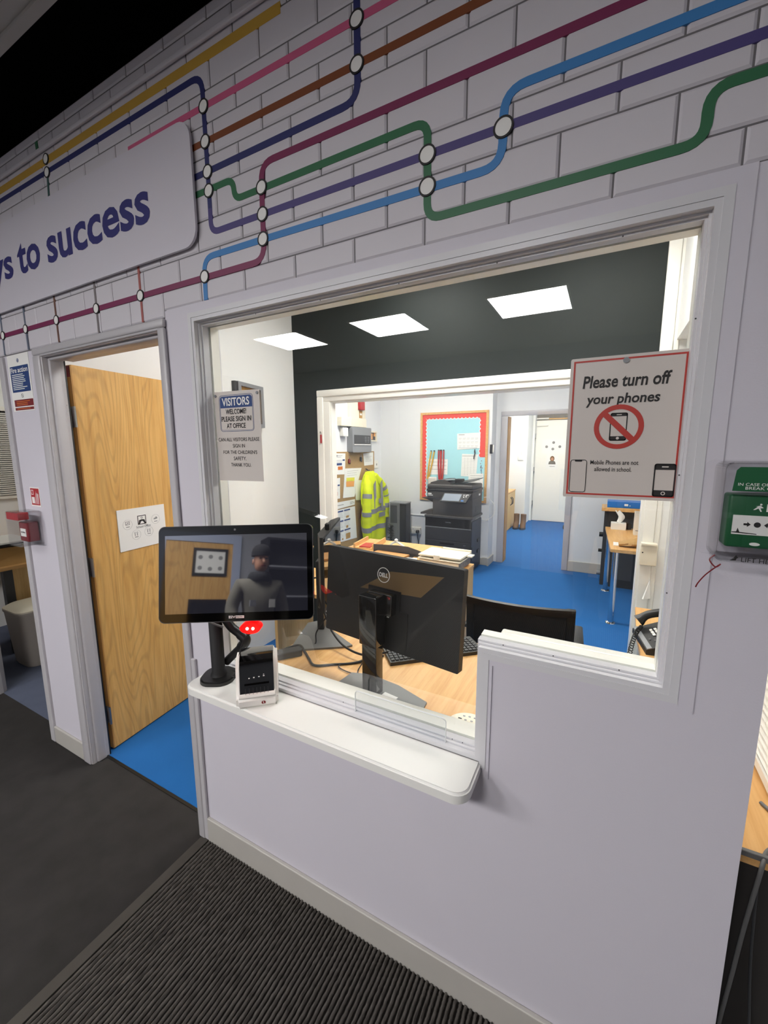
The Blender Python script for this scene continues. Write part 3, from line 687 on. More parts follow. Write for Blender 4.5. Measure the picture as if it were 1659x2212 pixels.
# ---- visitors notice
vs_ = root('visitors_notice', 'laminated notice telling visitors to sign in, on the left of the glass', 'poster', (-1.14, 0.046, 1.54))
mp = front(0.0488)
part('sheet', G().prism([(-1.242, 1.543), (-1.026, 1.546), (-1.028, 1.852), (-1.242, 1.855)], 0, 0.001, mp), 'paper_grey', vs_, world=True)
mp = front(0.0477)
g = G(); q = rrect(-1.220, 1.717, -1.057, 1.8415, 0.012); g.strip(q, inset(q, 0.0015), 0, 0.0004, mp); q2 = inset(q, 0.004); g.strip(q2, inset(q2, 0.001), 0, 0.0004, mp)
part('sign_outline', g, 'ink_blue', vs_, world=True)
part('blue_band', G().prism([p for p in rrect(-1.215, 1.76, -1.062, 1.8365, 0.010) if p[1] > 1.795] + [(-1.215, 1.798), (-1.062, 1.798)], 0, 0.0004, mp), 'ink_blue', vs_, world=True)
g = G(); text(g, 'VISITORS', -1.205, 1.8045, -1.074, 1.832, mp, w=0.0009, bold=0.02); part('lettering', g, 'paper', vs_, world=True)
for t, a, b, c, d in (('WELCOME!', -1.189, 1.776, -1.091, 1.7935), ('PLEASE SIGN IN', -1.212, 1.7515, -1.069, 1.769), ('AT OFFICE', -1.188, 1.728, -1.096, 1.745)):
    part('lettering', text(G(), t, a, b, c, d, mp, bold=0.018), 'ink', vs_, world=True)
for t, u0, u1, v in (('CAN ALL VISITORS PLEASE', -1.234, -1.036, 1.683), ('SIGN IN', -1.164, -1.105, 1.661), ('FOR THE CHILDREN\'S', -1.213, -1.049, 1.639), ('SAFETY.', -1.163, -1.101, 1.617), ('THANK YOU.', -1.178, -1.081, 1.595)):
    part('lettering', text(G(), t, u0, v, u1, v+0.0125, mp, bold=0.004), 'ink', vs_, world=True)
for u in (-1.236, -1.036): part('fixing', G().prism(circ(u, 1.841, 0.005, 14), 0.0004, 0.003, mp), 'grey_plastic', vs_, world=True)

# ---- fire action notice on the post
fa = root('fire_action_notice', 'white and blue fire action notice high on the wall post', 'sign', (-2.53, -0.002, 1.845))
part('sheet', G().prism(rect(-2.643, 1.845, -2.428, 2.112), 0, 0.002, F0), 'paper', fa, world=True)
fs = front(-0.002)
part('blue_panel', G().prism(rrect(-2.625, 1.936, -2.440, 2.058, 0.004), 0, 0.0005, fs), 'ink_blue', fa, world=True)
g = G(); text(g, 'Fire action', -2.618, 2.027, -2.448, 2.051, fs, w=0.001, bold=0.015)
rr = random.Random(3)
for i in range(9): g.prism(rect(-2.612, 2.016-i*0.0085, -2.612+0.10+0.05*rr.random(), 2.0195-i*0.0085), 0.0004, 0.001, fs)
part('lettering', g, 'paper', fa, world=True)
part('red_panel', G().prism(rrect(-2.622, 1.868, -2.431, 1.900, 0.003), 0, 0.0005, fs).prism(rrect(-2.622, 1.850, -2.433, 1.8625, 0.003), 0, 0.0005, fs), 'dark_red', fa, world=True)
g = G(); lines(g, -2.600, -2.46, 1.893, 3, 0.008, 0.0035, fs, 0.001); lines(g, -2.600, -2.46, 1.8585, 1, 0.008, 0.0035, fs, 0.001); part('lettering', g, 'orange_ink', fa, world=True)
g = G(); g.strip(*ring(-2.532, 1.918, 0.0085, 0.0100, 18), 0, 0.0005, fs); g.prism([(-2.5385, 1.923), (-2.537, 1.9245), (-2.5255, 1.913), (-2.527, 1.9115)], 0, 0.0005, fs); part('symbol', g, 'ink', fa, world=True)
part('symbol', G().prism(circ(-2.536, 2.083, 0.0095, 16), 0, 0.0005, fs), 'ink_blue', fa, world=True)
part('exclamation_mark', G().prism(rect(-2.5375, 2.081, -2.5345, 2.0895), 0.0005, 0.001, fs).prism(circ(-2.536, 2.0775, 0.0016, 8), 0.0005, 0.001, fs), 'paper', fa, world=True)
# fire alarm sign
sg = root('fire_alarm_sign', 'small red fire alarm sign above the red call point', 'sign', (-2.54, -0.002, 1.37))
part('sheet', G().prism(rect(-2.592, 1.371, -2.494, 1.468), 0, 0.0015, F0), 'paper', sg, world=True)
fs = front(-0.0015)
part('red_panel', G().prism(rect(-2.586, 1.378, -2.500, 1.463), 0, 0.0005, fs), 'red', sg, world=True)
g = G(); g.prism(rect(-2.578, 1.386, -2.550, 1.418), 0.0004, 0.001, fs).strip(rect(-2.578, 1.430, -2.556, 1.455), inset(rect(-2.578, 1.430, -2.556, 1.455), 0.003), 0.0004, 0.001, fs)
for k in range(3): g.prism([(-2.545+0.014*k, 1.384), (-2.540+0.014*k, 1.384), (-2.528+0.010*k, 1.450-0.008*k), (-2.534+0.010*k, 1.436)], 0.0004, 0.001, fs)
part('flame_symbol', g, 'paper', sg, world=True)
# red call point under clear cover
def cover(name, r_, u0, v0, u1, v1, dep, mp, rad=0.012, wt=0.003):
    q = rrect(u0, v0, u1, v1, rad, 4)
    part(name, G().strip(q, inset(q, wt), 0.0, dep, mp).prism(inset(q, wt*0.9), dep-wt, dep, mp), 'clear', r_, 40, world=True)
cp = root('fire_call_point', 'red break-glass call point under a clear cover on the wall post', 'call point', (-2.56, -0.03, 1.18))
part('back_plate', G().prism(rrect(-2.665, 1.172, -2.480, 1.350, 0.010), 0, 0.006, F0), 'clear', cp, 40, world=True)
part('body', G().rbox((-2.625, -0.055, 1.195), (-2.535, -0.006, 1.295), 0.006), 'dark_red', cp, 40, world=True)
part('white_panel', G().prism(rect(-2.608, 1.222, -2.552, 1.262), 0.055, 0.057, F0), 'paper', cp, world=True)
g = G(); fs = front(-0.057); g.prism(circ(-2.580, 1.243, 0.005, 12), 0, 0.0005, fs)
for sx in (-1, 1): g.prism([(-2.58+sx*0.009, 1.243), (-2.58+sx*0.016, 1.249), (-2.58+sx*0.016, 1.237)], 0, 0.0005, fs).prism(rect(min(-2.58+sx*0.015, -2.58+sx*0.022), 1.2415, max(-2.58+sx*0.015, -2.58+sx*0.022), 1.2445), 0, 0.0005, fs)
part('arrow_symbol', g, 'ink', cp, world=True)
cover('cover', cp, -2.648, 1.178, -2.512, 1.352, 0.095, F0, 0.014)
part('sounder', G().prism(rrect(-2.644, 1.312, -2.516, 1.349, 0.006), 0.050, 0.092, F0), 'red', cp, 40, world=True)
# green exit call point
cp = root('exit_call_point', 'green emergency door release under a clear cover at the right edge', 'call point', (0.235, -0.03, 1.45))
part('back_plate', G().prism(rrect(0.170, 1.450, 0.302, 1.632, 0.014), 0, 0.008, F0), 'clear', cp, 40, world=True)
part('body', G().rbox((0.203, -0.052, 1.475), (0.297, -0.006, 1.572), 0.005), 'green_sign', cp, 40, world=True)
part('white_panel', G().prism(rect(0.211, 1.500, 0.290, 1.535), 0.052, 0.054, F0), 'paper', cp, world=True)
g = G(); fs = front(-0.054); c0 = 0.2455; g.prism(circ(c0, 1.519, 0.0048, 14), 0, 0.0006, fs)
for sx in (-1, 1): g.prism([(c0+sx*0.009, 1.519), (c0+sx*0.014, 1.5235), (c0+sx*0.014, 1.5145)], 0, 0.0006, fs).prism(rect(min(c0+sx*0.0135, c0+sx*0.019), 1.5172, max(c0+sx*0.0135, c0+sx*0.019), 1.5208), 0, 0.0006, fs)
g.prism([(0.211, 1.503), (0.246, 1.5015), (0.246, 1.5028), (0.222, 1.5045), (0.219, 1.512), (0.2175, 1.505), (0.211, 1.5045)], 0, 0.0005, fs)
part('arrow_symbol', g, 'ink', cp, world=True)
g = G(); fs = front(-0.0525); g.prism(rect(0.2555, 1.543, 0.265, 1.5565), 0, 0.0006, fs).prism(circ(0.2475, 1.5555, 0.0017, 8), 0, 0.0006, fs)
g.prism([(0.2405, 1.552), (0.247, 1.5535), (0.2515, 1.5495), (0.247, 1.5488), (0.2495, 1.543), (0.2478, 1.5426), (0.2445, 1.5485), (0.240, 1.5455), (0.2375, 1.5455), (0.2435, 1.5515)], 0, 0.0006, fs)
g.prism(circ(0.2455, 1.4835, 0.0075, 16, 0.003), 0, 0.0006, fs)
part('exit_symbol', g, 'paper', cp, world=True)
cover('cover', cp, 0.186, 1.452, 0.3035, 1.630, 0.075, F0, 0.012)
fs = front(-0.075)
part('label_panel', G().prism([(0.200, 1.580), (0.302, 1.580), (0.302, 1.622), (0.208, 1.622), (0.203, 1.616)], 0, 0.0008, fs), 'green_sign', cp, world=True)
g = G(); fs = front(-0.0758); text(g, 'IN CASE OF EMERGENCY', 0.207, 1.5895, 0.297, 1.5945, fs); part('lettering', g, 'paper', cp, world=True); part('lettering', text(G(), 'BREAK GLASS', 0.2175, 1.583, 0.270, 1.588, fs), 'paper', cp, world=True)
g = G(); fs = front(-0.0752); text(g, 'LIFT HERE', 0.2245, 1.4545, 0.275, 1.4625, fs); g.prism([(0.209, 1.455), (0.217, 1.456), (0.2185, 1.4605), (0.2205, 1.4605), (0.217, 1.4655), (0.2135, 1.4605), (0.2155, 1.4605)], 0, 0.0008, fs); part('lettering', g, 'ink', cp, world=True)
part('seal_tie', G().tube(bez([(0.188, -0.070, 1.462), (0.181, -0.072, 1.452), (0.190, -0.074, 1.440), (0.197, -0.074, 1.446), (0.192, -0.072, 1.440), (0.180, -0.060, 1.420), (0.172, -0.050, 1.400), (0.170, -0.045, 1.390)]), 0.0012, 6), 'dark_red', cp, 40, world=True)

# ---- sign-in kiosk on the shelf
ks = root('sign_in_kiosk', 'black touchscreen sign-in kiosk on a pole stand at the shelf end', 'kiosk', (-1.205, -0.045, 0.82))
bm_ = Matrix.Rotation(math.radians(28), 4, 'Z')
part('base', G().prism(rrect(-0.060, -0.060, 0.060, 0.060, 0.045, 6), 0.0, 0.012, lambda u, v, w: (u, v, w)).prism(rrect(-0.056, -0.056, 0.056, 0.056, 0.042, 6), 0.012, 0.016, lambda u, v, w: (u, v, w)).xf(bm_), 'black', ks, 40)
part('pole', G().lathe([(0.030, 0.014), (0.0235, 0.030), (0.0235, 0.310), (0.020, 0.315)], (0, 0, 0), 24), 'black_soft', ks, 40)
def kmat(yaw, pitch, roll): return (Matrix.Rotation(yaw, 3, 'Z') @ Matrix.Rotation(pitch, 3, 'X') @ Matrix.Rotation(roll, 3, 'Y')).to_4x4()
KM = kmat(0.53, -0.198, -0.012); KM.translation = (-0.9635, -0.1485, 1.2845)
ksc = part('screen_housing', G().prism(rrect(-0.230, -0.144, 0.230, 0.144, 0.018, 6), -0.028, 0.0, lambda u, v, w: (u, -w, v)).rbox((-0.15, 0.02, -0.10), (0.15, 0.045, 0.10), 0.012).xf(KM), 'black_gloss', ks, 30, world=True)
part('metal_rim', G().strip(rrect(-0.2312, -0.1452, 0.2312, 0.1452, 0.0185, 6), rrect(-0.2296, -0.1436, 0.2296, 0.1436, 0.0178, 6), -0.004, 0.0005, lambda u, v, w: (u, -w, v)).xf(KM), 'dark_grey', ks, 30, world=True, under=ksc)
part('screen', G().box((-0.212, -0.0012, -0.118), (0.213, 0.0, 0.117)).xf(KM), 'kiosk_lcd', ks, world=True, under=ksc)
part('camera_lens', G().prism(circ(-0.004, 0.132, 0.0033, 14), 0, 0.0012, lambda u, v, w: (u, -w, v)).xf(KM), 'mid_grey', ks, world=True, under=ksc)
kf = lambda u, v, w: (u, -0.0004-w, v)
q = rect(-0.024, -0.1352, -0.0135, -0.1275); q2 = rect(-0.0035, -0.1352, 0.0215, -0.1275)
g = G().strip(q, inset(q, 0.0007), 0, 0.0004, kf).prism(q2, 0, 0.0004, kf); text(g, 'IN', -0.0225, -0.1338, -0.0153, -0.1288, kf, bold=0.02); text(g, 'V', -0.0128, -0.1349, -0.0045, -0.1278, kf, bold=0.02)
part('logo', g.xf(KM), 'paper', ks, world=True, under=ksc)
g = G(); text(g, 'ENTRY', -0.0022, -0.1338, 0.0204, -0.1288, kf, w=0.001, bold=0.02); part('logo_lettering', g.xf(KM), 'ink', ks, world=True, under=ksc)
part('arm', G().tube(bez([(-1.205, -0.040, 1.125), (-1.165, -0.020, 1.03), (-1.125, -0.005, 0.992), (-1.106, 0.0, 0.972), (-1.130, 0.0, 0.940), (-1.185, -0.010, 0.885), (-1.200, -0.015, 0.868)], 6), [0.016]*12+[0.0185]*13+[0.015]*11+[0.010], 12), 'black', ks, 50, world=True)
part('mount', G().tube([(-1.200, -0.045, 1.115), KM @ Vector((-0.12, 0.05, -0.06)), KM @ Vector((0.0, 0.04, 0.0))], [0.017, 0.02, 0.03], 12), 'black', ks, 40, world=True)
# barcode scanner with two red lamps below the bezel
SM = kmat(0.53, -0.10, 0); SM.translation = KM @ Vector((0.040, -0.004, -0.166))
sc_ = part('scanner', G().prism(circ(0, 0, 0.031, 24, 0.0175), -0.03, 0.0, lambda u, v, w: (u, -w, v)).xf(SM), 'led_red', ks, 40, world=True, label='red glowing barcode scanner')
for du in (-0.0085, 0.0085): part('lamp', G().prism(circ(du, -0.001, 0.0042, 14), 0, 0.0015, lambda u, v, w: (u, -w, v)).xf(SM), 'led_hot', ks, world=True, under=sc_)
part('cable', G().tube(bez([SM @ Vector((0, 0.012, -0.016)), (-0.985, -0.115, 1.05), (-1.045, -0.085, 0.97), (-1.085, -0.055, 0.90), (-1.098, -0.04, 0.85), (-1.12, -0.035, 0.838), (-1.15, -0.035, 0.8365)]), 0.0028, 8), 'rubber', ks, 50, world=True)
part('cable', G().tube(bez([(-1.215, -0.06, 1.15), (-1.22, -0.09, 1.09), (-1.19, -0.085, 1.06), (-1.16, -0.05, 1.03)]), 0.004, 8), 'mid_grey', ks, 50, world=True)
part('cable', G().tube(bez([(-1.16, -0.02, 0.85), (-1.12, 0.0, 0.835), (-1.08, 0.005, 0.828), (-1.055, 0.012, 0.84), (-1.045, 0.010, 0.86)]), 0.003, 8), 'rubber', ks, 50, world=True)
# the scanner's own red light
ld = bpy.data.lights.new('scanner_glow', 'POINT'); ld.energy = 0.12; ld.color = (1, 0.06, 0.03); ld.shadow_soft_size = 0.02
lo = bpy.data.objects.new('scanner_glow', ld); COL.objects.link(lo); lo.parent = ks; lo.location = ROOTM[ks.name].inverted() @ (SM @ Vector((0, -0.03, -0.02)))

# ---- label printer on the shelf
lp = root('label_printer', 'white label printer with glossy black front on the shelf beside the kiosk', 'printer', (-0.947, -0.110, 0.82), Matrix.Rotation(math.radians(42), 3, 'Z') @ Matrix.Diagonal((1.07, 1.0, 1.08)))
W2 = 0.062
side = [(-0.002, 0.0), (0.0, 0.034), (0.010, 0.038), (0.030, 0.118), (0.040, 0.134), (0.058, 0.142), (0.125, 0.142), (0.128, 0.0)]
bm = bmesh.new(); me = mesh_of('t', G().prism(side, -W2, W2, lambda u, v, w: (w, u, v)), 'white_pl'); bm.from_mesh(me); bpy.data.meshes.remove(me)
bmesh.ops.bevel(bm, geom=[e for e in bm.edges if e.is_manifold and e.calc_face_angle(0) > 0.6], offset=0.009, segments=3, affect='EDGES')
part('body', G().bm(bm), 'white_pl', lp, 40)
fr = [(-0.001+0.0, 0.0), ]
prof = [(0.0070, 0.033), (0.0090, 0.040), (0.0285, 0.119), (0.0385, 0.1355), (0.057, 0.1445), (0.110, 0.1450)]
def facep(g, hw, off, lo=0, hi=None):
    P = prof[lo:hi]; n = len(P); vs = []
    for i, (y, z) in enumerate(P):
        a = Vector(P[min(i+1, n-1)])-Vector(P[max(i-1, 0)]); nn = Vector((-a.y, a.x)).normalized()*off
        k = 0.80 if i == 0 and lo == 0 else 1.0
        vs += [(-hw*k, y+nn.x, z+nn.y), (hw*k, y+nn.x, z+nn.y)]
    b = len(vs); vs += [(v[0], v[1]+0.012, v[2]-0.004) for v in vs]
    fs_ = []
    for i in range(n-1):
        fs_ += [(2*i, 2*i+1, 2*i+3, 2*i+2), (b+2*i, b+2*i+2, b+2*i+3, b+2*i+1), (2*i, 2*i+2, b+2*i+2, b+2*i), (2*i+1, b+2*i+1, b+2*i+3, 2*i+3)]
    fs_ += [(0, b, b+1, 1), (2*n-2, 2*n-1, b+2*n-1, b+2*n-2)]
    return g.add(vs, fs_)
part('front_cover', facep(G(), 0.050, 0.0015), 'black_gloss', lp, 25)
def onface(u, t):   # point on the sloped black face (t from 0 bottom to 1 top)
    a = Vector((u, 0.0090, 0.040)); b = Vector((u, 0.0285, 0.119)); return a+(b-a)*t+Vector((0, -0.0031, 0.0008))
def fmap(u, v, w): q = onface(u, v); return (q.x, q.y-w, q.z+w*0.25)
g = G()
for i, u in enumerate((-0.022, -0.008, 0.007, 0.021)): g.prism(rect(u-0.0022, 0.60+0.012*i, u+0.0022, 0.635+0.012*i), 0, 0.0006, fmap)
g.prism(rect(0.0195, 0.70, 0.0225, 0.72), 0, 0.0006, fmap)
part('button_symbol', g, 'paper', lp)
g = G().prism(rect(-0.036, 0.36, 0.036, 0.42), 0, 0.0010, fmap); part('label_slot', g, 'black_matt', lp)
g = G()
for k in range(7): g.prism(rect(-0.034+0.011*k, 0.03, -0.033+0.011*k, 0.26), 0, 0.0010, fmap)
part('tear_bar', g, 'dark_grey', lp)
g = G().prism(circ(0.018, 0.017, 0.0062, 20, 0.005), 0, 0.0006, lambda u, v, w: (u, -0.0020-w, v)); part('round_sticker', g, 'dark_red', lp)
part('sticker_stroke', G().prism([(0.0165, 0.0215), (0.0180, 0.0215), (0.0195, 0.0125), (0.0180, 0.0125)], 0.0006, 0.0010, lambda u, v, w: (u, -0.0020-w, v)), 'paper', lp)

# ---- clear acrylic upstand at the back of the shelf
ac = root('acrylic_lip', 'bent clear acrylic lip standing at the back of the counter shelf', 'holder', (-0.5, 0.005, 0.82))
q = rrect(-0.645, 0.822, -0.345, 0.905, 0.012)
part('sheet', G().prism(q, 0.0, 0.004, front(0.010)), 'acrylic', ac, 40, world=True)
part('polished_edge', G().strip(rrect(-0.6458, 0.8212, -0.3442, 0.9058, 0.0125), inset(q, 0.0008), 0.0, 0.0042, front(0.0101)), 'acrylic_edge', ac, 40, world=True)

# ================================================================== THE OFFICE
ID = lambda u, v, w: (u, v, w)
DZ = 0.73
# ---- wrap-around desk: worktop and panels
dk = root('reception_desk', 'long beech desk wrapping round inside the reception window', 'desk', (-0.5, 0.45, 0))
P = [(-1.262, 0.112), (0.455, 0.112), (0.455, 1.72), (0.212, 1.72), (0.196, 1.30), (0.200, 1.10)]
P += [(0.200-0.20*(1-math.cos(t*PI/16)) , 1.10-0.25*math.sin(t*PI/16)) for t in range(1, 9)]
P += [(-1.00, 0.84)] + [(-1.20-0.1*math.sin(t*PI/12), 0.94-0.1*math.cos(t*PI/12)) for t in range(0, 7)] + [(-1.32, 1.50), (-2.02, 1.50), (-2.02, 1.02), (-1.34, 1.02), (-1.262, 0.90)]
part('worktop', G().prism(P, -0.025, 0.0, flat(DZ)), 'desk_wood', dk, world=True)
part('end_panel', G().box((-1.25, 0.13, 0), (-1.225, 0.80, 0.705)), 'oak_dim', dk, world=True)
part('end_panel', G().box((0.24, 1.68, 0), (0.44, 1.705, 0.705)), 'gloss_white', dk, world=True)
part('end_panel', G().box((-1.98, 1.06, 0), (-1.955, 1.46, 0.705)), 'oak_dim', dk, world=True)
part('modesty_or_shade_panel', G().box((-1.225, 0.14, 0.10), (0.30, 0.158, 0.70)), 'dark_grey', dk, world=True)
M['under'] = mat('under_desk_shade', '2b2826', 0.6, var=0.3, vscale=6)
part('modesty_or_shade_panel', G().box((0.301, 0.128, 0.0), (0.455, 0.145, 0.704)), 'under', dk, world=True)  # dark sheet added to stand for the shade under the desk
struct('trim_11', G().rbox((0.306, 0.104, 0.0), (0.455, 0.122, 0.09), 0.004), 'mid_grey', 'grey skirting duct in the gap at the right edge', 'trim')
single('window_sill', G().rbox((0.306, 0.101, 0.7305), (0.455, 0.111, 0.745), 0.002), 'mid_grey', 'dark sill edge at the gap beside the counter wall', 'sill')
for i, P_ in enumerate(([(0.42, 0.30, 0.735), (0.436, 0.26, 0.738), (0.430, 0.20, 0.737), (0.405, 0.155, 0.735), (0.385, 0.125, 0.735), (0.37, 0.09, 0.72), (0.358, 0.095, 0.55), (0.352, 0.10, 0.42), (0.342, 0.11, 0.2), (0.34, 0.115, 0.02)], [(0.375, 0.118, 0.70), (0.385, 0.115, 0.45), (0.405, 0.112, 0.2), (0.41, 0.115, 0.01)])):
    single('power_cable', G().tube(bez(P_), 0.0045 if i == 0 else 0.003, 8), ('mid_grey', 'dark_grey')[i], ('grey cable looping over the sill at the right edge', 'thin dark cable hanging under the sill at the right edge')[i], 'cable', 50)
# ---- monitor facing away, with round logo
MY = math.radians(-8.7)
mo = root('computer_monitor', 'black monitor seen from behind with a round logo', 'monitor', (-0.728, 0.262, DZ), MY)
part('base', G().prism([(-0.150, 0.05), (-0.145, -0.085), (-0.06, -0.115), (0.06, -0.115), (0.205, -0.055), (0.222, -0.015), (0.205, 0.060), (0.06, 0.088), (-0.08, 0.085)], 0.0, 0.008, ID), 'mid_grey', mo)
part('base_sticker', G().prism([(0.045, -0.015), (0.105, -0.015), (0.105, 0.020), (0.045, 0.020)], 0.008, 0.0086, ID), 'paper', mo)
part('pole', G().rbox((-0.034, -0.022, 0.006), (0.034, 0.022, 0.225), 0.004).rbox((-0.040, -0.030, 0.200), (0.040, 0.028, 0.392), 0.004), 'black_gloss', mo, 30)
MM = Matrix.Rotation(math.radians(-4.7), 4, 'X'); MM.translation = (0.0246, 0.0574, 0.348)
pn = part('back_panel', G().prism([p for p in rrect(-0.311, -0.179, 0.311, 0.179, 0.006)], -0.030, 0.0, lambda u, v, w: (u, -w, v)).xf(MM), 'black_soft', mo)
part('screen', G().box((-0.306, 0.0301, -0.168), (0.306, 0.031, 0.173)).xf(MM), 'screen_glass', mo)
part('mount_recess', G().box((-0.150, -0.003, -0.16), (0.10, 0.001, -0.02)).box((-0.085, -0.006, -0.02), (0.065, 0.001, 0.055)).xf(MM), 'black', mo)
part('mount_bracket', G().rbox((-0.060, -0.042, -0.035), (0.05, -0.003, 0.045), 0.006).xf(MM), 'black_gloss', mo, 30)
M['label_brown'] = mat('brown_back_label', '6f5a3c', 0.35)
part('brown_label', G().prism([(-0.131, 0.034), (0.150, 0.052), (0.238, 0.142), (0.014, 0.123)], 0.0002, 0.0006, lambda u, v, w: (u, -w, v)).xf(MM), 'label_brown', mo, under=pn)  # four-sided brown label on the monitor back
lf = lambda u, v, w: (u, -0.0008-w, v)
part('logo_ring', G().strip(*ring(-0.018, 0.104, 0.0265, 0.0292, 36), 0, 0.0008, lf).xf(MM), 'paper', mo, under=pn)
g = G(); text(g, 'DELL', -0.038, 0.096, 0.002, 0.1125, lf, w=0.0008, bold=0.03); part('logo_lettering', g.xf(MM), 'paper', mo, under=pn)
part('port_sticker', G().box((0.010, -0.0075, -0.052), (0.020, -0.0065, -0.038)).box((-0.1225, -0.0045, -0.03), (-0.113, -0.0035, -0.003)).xf(MM), 'paper', mo)
# ---- second monitor, seen edge-on
a2 = math.atan2(0.457, -0.23)
m2 = root('computer_monitor', 'curved black monitor seen edge-on with a webcam on top', 'monitor', (-1.205, 0.555, DZ), 0)
N0 = Vector((-1.062, 0.419)); F_ = Vector((-1.300, 0.905)); dd = (F_-N0).normalized(); nn = Vector((dd.y, -dd.x))
E2 = Matrix(((dd.x, -nn.x, 0, N0.x), (dd.y, -nn.y, 0, N0.y), (0, 0, 1, 0), (0, 0, 0, 1)))     # local x along the panel, local -y is the screen side
part('housing', G().prism([(0.0, 0.0), (0.54, 0.0), (0.54, 0.012), (0.45, 0.040), (0.09, 0.040), (0.0, 0.014)], 0.97, 1.272, ID).prism([(0.0, 0.0), (0.54, 0.0), (0.54, 0.014), (0.0, 0.014)], 0.925, 0.97, ID).xf(E2), 'black_soft', m2, world=True)
part('screen', G().box((0.01, -0.0015, 0.945), (0.53, 0.0, 1.262)).xf(E2), 'screen_glass', m2, world=True)
part('webcam', G().rbox((0.17, 0.0, 1.273), (0.21, 0.022, 1.302), 0.004).xf(E2), 'black', m2, world=True)
part('pole', G().rbox((0.235, 0.05, DZ+0.01), (0.295, 0.085, 1.10), 0.004).box((0.225, 0.03, 1.02), (0.305, 0.06, 1.12)).xf(E2), 'black_soft', m2, world=True)
part('base', G().prism([(-1.34, 0.640), (-1.300, 0.700), (-1.262, 0.705), (-1.230, 0.655), (-0.995, 0.538), (-1.010, 0.515), (-1.210, 0.372), (-1.235, 0.380)], 0.0, 0.009, flat(DZ)), 'mid_grey', m2, world=True)
# ---- keyboard
kb = root('keyboard', 'black keyboard lying on the desk behind the monitor pole', 'keyboard', (-0.76, 0.56, DZ), math.radians(42))
part('case', G().prism([(-0.06, -0.075), (0.38, -0.075), (0.38, 0.075), (-0.06, 0.075)], 0.0, 0.016, ID), 'black', kb)
km = mesh_of('key', G().rbox((-0.0078, -0.0078, 0.0), (0.0078, 0.0078, 0.006), 0.0015, 1), 'dark_grey')
for i in range(22):
    for j in range(6):
        o = bpy.data.objects.new('key', km); link(o, kb); o.location = (-0.045+0.0192*i, -0.056+0.0205*j, 0.0155)
# ---- white hub pad at the right
ph = root('desk_phone', 'white conference phone pad half hidden behind the jamb', 'phone', (-0.335, 0.225, DZ))
part('body', G().prism(circ(0, 0, 0.075, 32, 0.062), 0.0, 0.018, ID).prism(circ(0, 0, 0.068, 32, 0.055), 0.018, 0.024, ID), 'cream', ph, 40)
g = G()
for (u, v) in ((-0.03, 0.03), (-0.012, 0.034), (0.006, 0.034), (-0.02, 0.012), (0.0, 0.014), (0.02, 0.014), (-0.008, -0.008)): g.prism(rrect(u-0.004, v-0.003, u+0.004, v+0.003, 0.001), 0.0241, 0.0248, ID)
part('keys', g, 'grey_plastic', ph, kind='stuff')
part('dark_button', G().prism(rect(-0.045, 0.010, -0.033, 0.014), 0.0241, 0.0256, ID), 'ink', ph)
# ---- cables on the desk
zc = DZ+0.005
CB = [('thick black power cable snaking over the desk left of the monitor', 0.0055, [(-1.268, 0.33, zc), (-1.21, 0.405, zc+0.012), (-1.155, 0.385, zc), (-1.10, 0.345, zc), (-1.043, 0.312, zc), (-0.976, 0.354, zc), (-0.90, 0.410, zc), (-0.85, 0.47, zc+0.01), (-0.82, 0.52, zc)]),
      ('black video cable running down to the monitor base', 0.0050, [(-1.20, 0.58, 0.92), (-1.16, 0.55, 0.86), (-1.08, 0.50, 0.80), (-0.98, 0.46, 0.765), (-0.86, 0.44, 0.765), (-0.76, 0.45, 0.80)]),
      ('thin black cable looped beside the monitor base', 0.0024, [(-0.83, 0.50, zc), (-0.90, 0.42, zc), (-0.95, 0.36, zc), (-0.90, 0.335, zc), (-0.80, 0.335, zc)]),
      ('thin black cable hanging in a loop by the monitor pole', 0.0026, [(-0.86, 0.50, zc+0.06), (-0.875, 0.44, zc), (-0.855, 0.36, zc), (-0.825, 0.325, zc), (-0.795, 0.36, zc), (-0.78, 0.42, zc+0.04)]),
      ('thin dark cable behind the label printer', 0.0036, [(-1.10, 0.62, 0.93), (-1.145, 0.55, 0.85), (-1.175, 0.50, 0.78), (-1.16, 0.46, zc), (-1.22, 0.38, zc), (-1.262, 0.33, zc)]),
      ('black cable looping behind the edge-on monitor', 0.0035, [(-1.24, 0.60, 0.98), (-1.20, 0.55, 0.93), (-1.20, 0.56, 0.88), (-1.23, 0.60, 0.86), (-1.20, 0.64, 0.80), (-1.16, 0.60, zc+0.01)]),
      ('short black cable plugged into the edge-on monitor', 0.0045, [(-1.36, 0.72, 0.96), (-1.28, 0.68, 0.985), (-1.20, 0.65, 0.985)]),
      ('black cable drooping from the edge-on monitor to the side desk', 0.0035, [(-1.40, 0.80, 1.02), (-1.30, 0.75, 1.00), (-1.22, 0.68, 1.005)])]
for lb, r_, P_ in CB: single('cable', G().tube(bez(P_), r_, 8), 'rubber', lb, 'cable', 50)
single('power_adapter', G().rbox((-0.055, -0.025, 0), (0.055, 0.025, 0.03), 0.006).xf(Matrix.Translation((-1.200, 0.33, DZ)) @ Matrix.Rotation(math.radians(50), 4, 'Z')), 'black_soft', 'black power adapter lying behind the label printer', 'adapter')
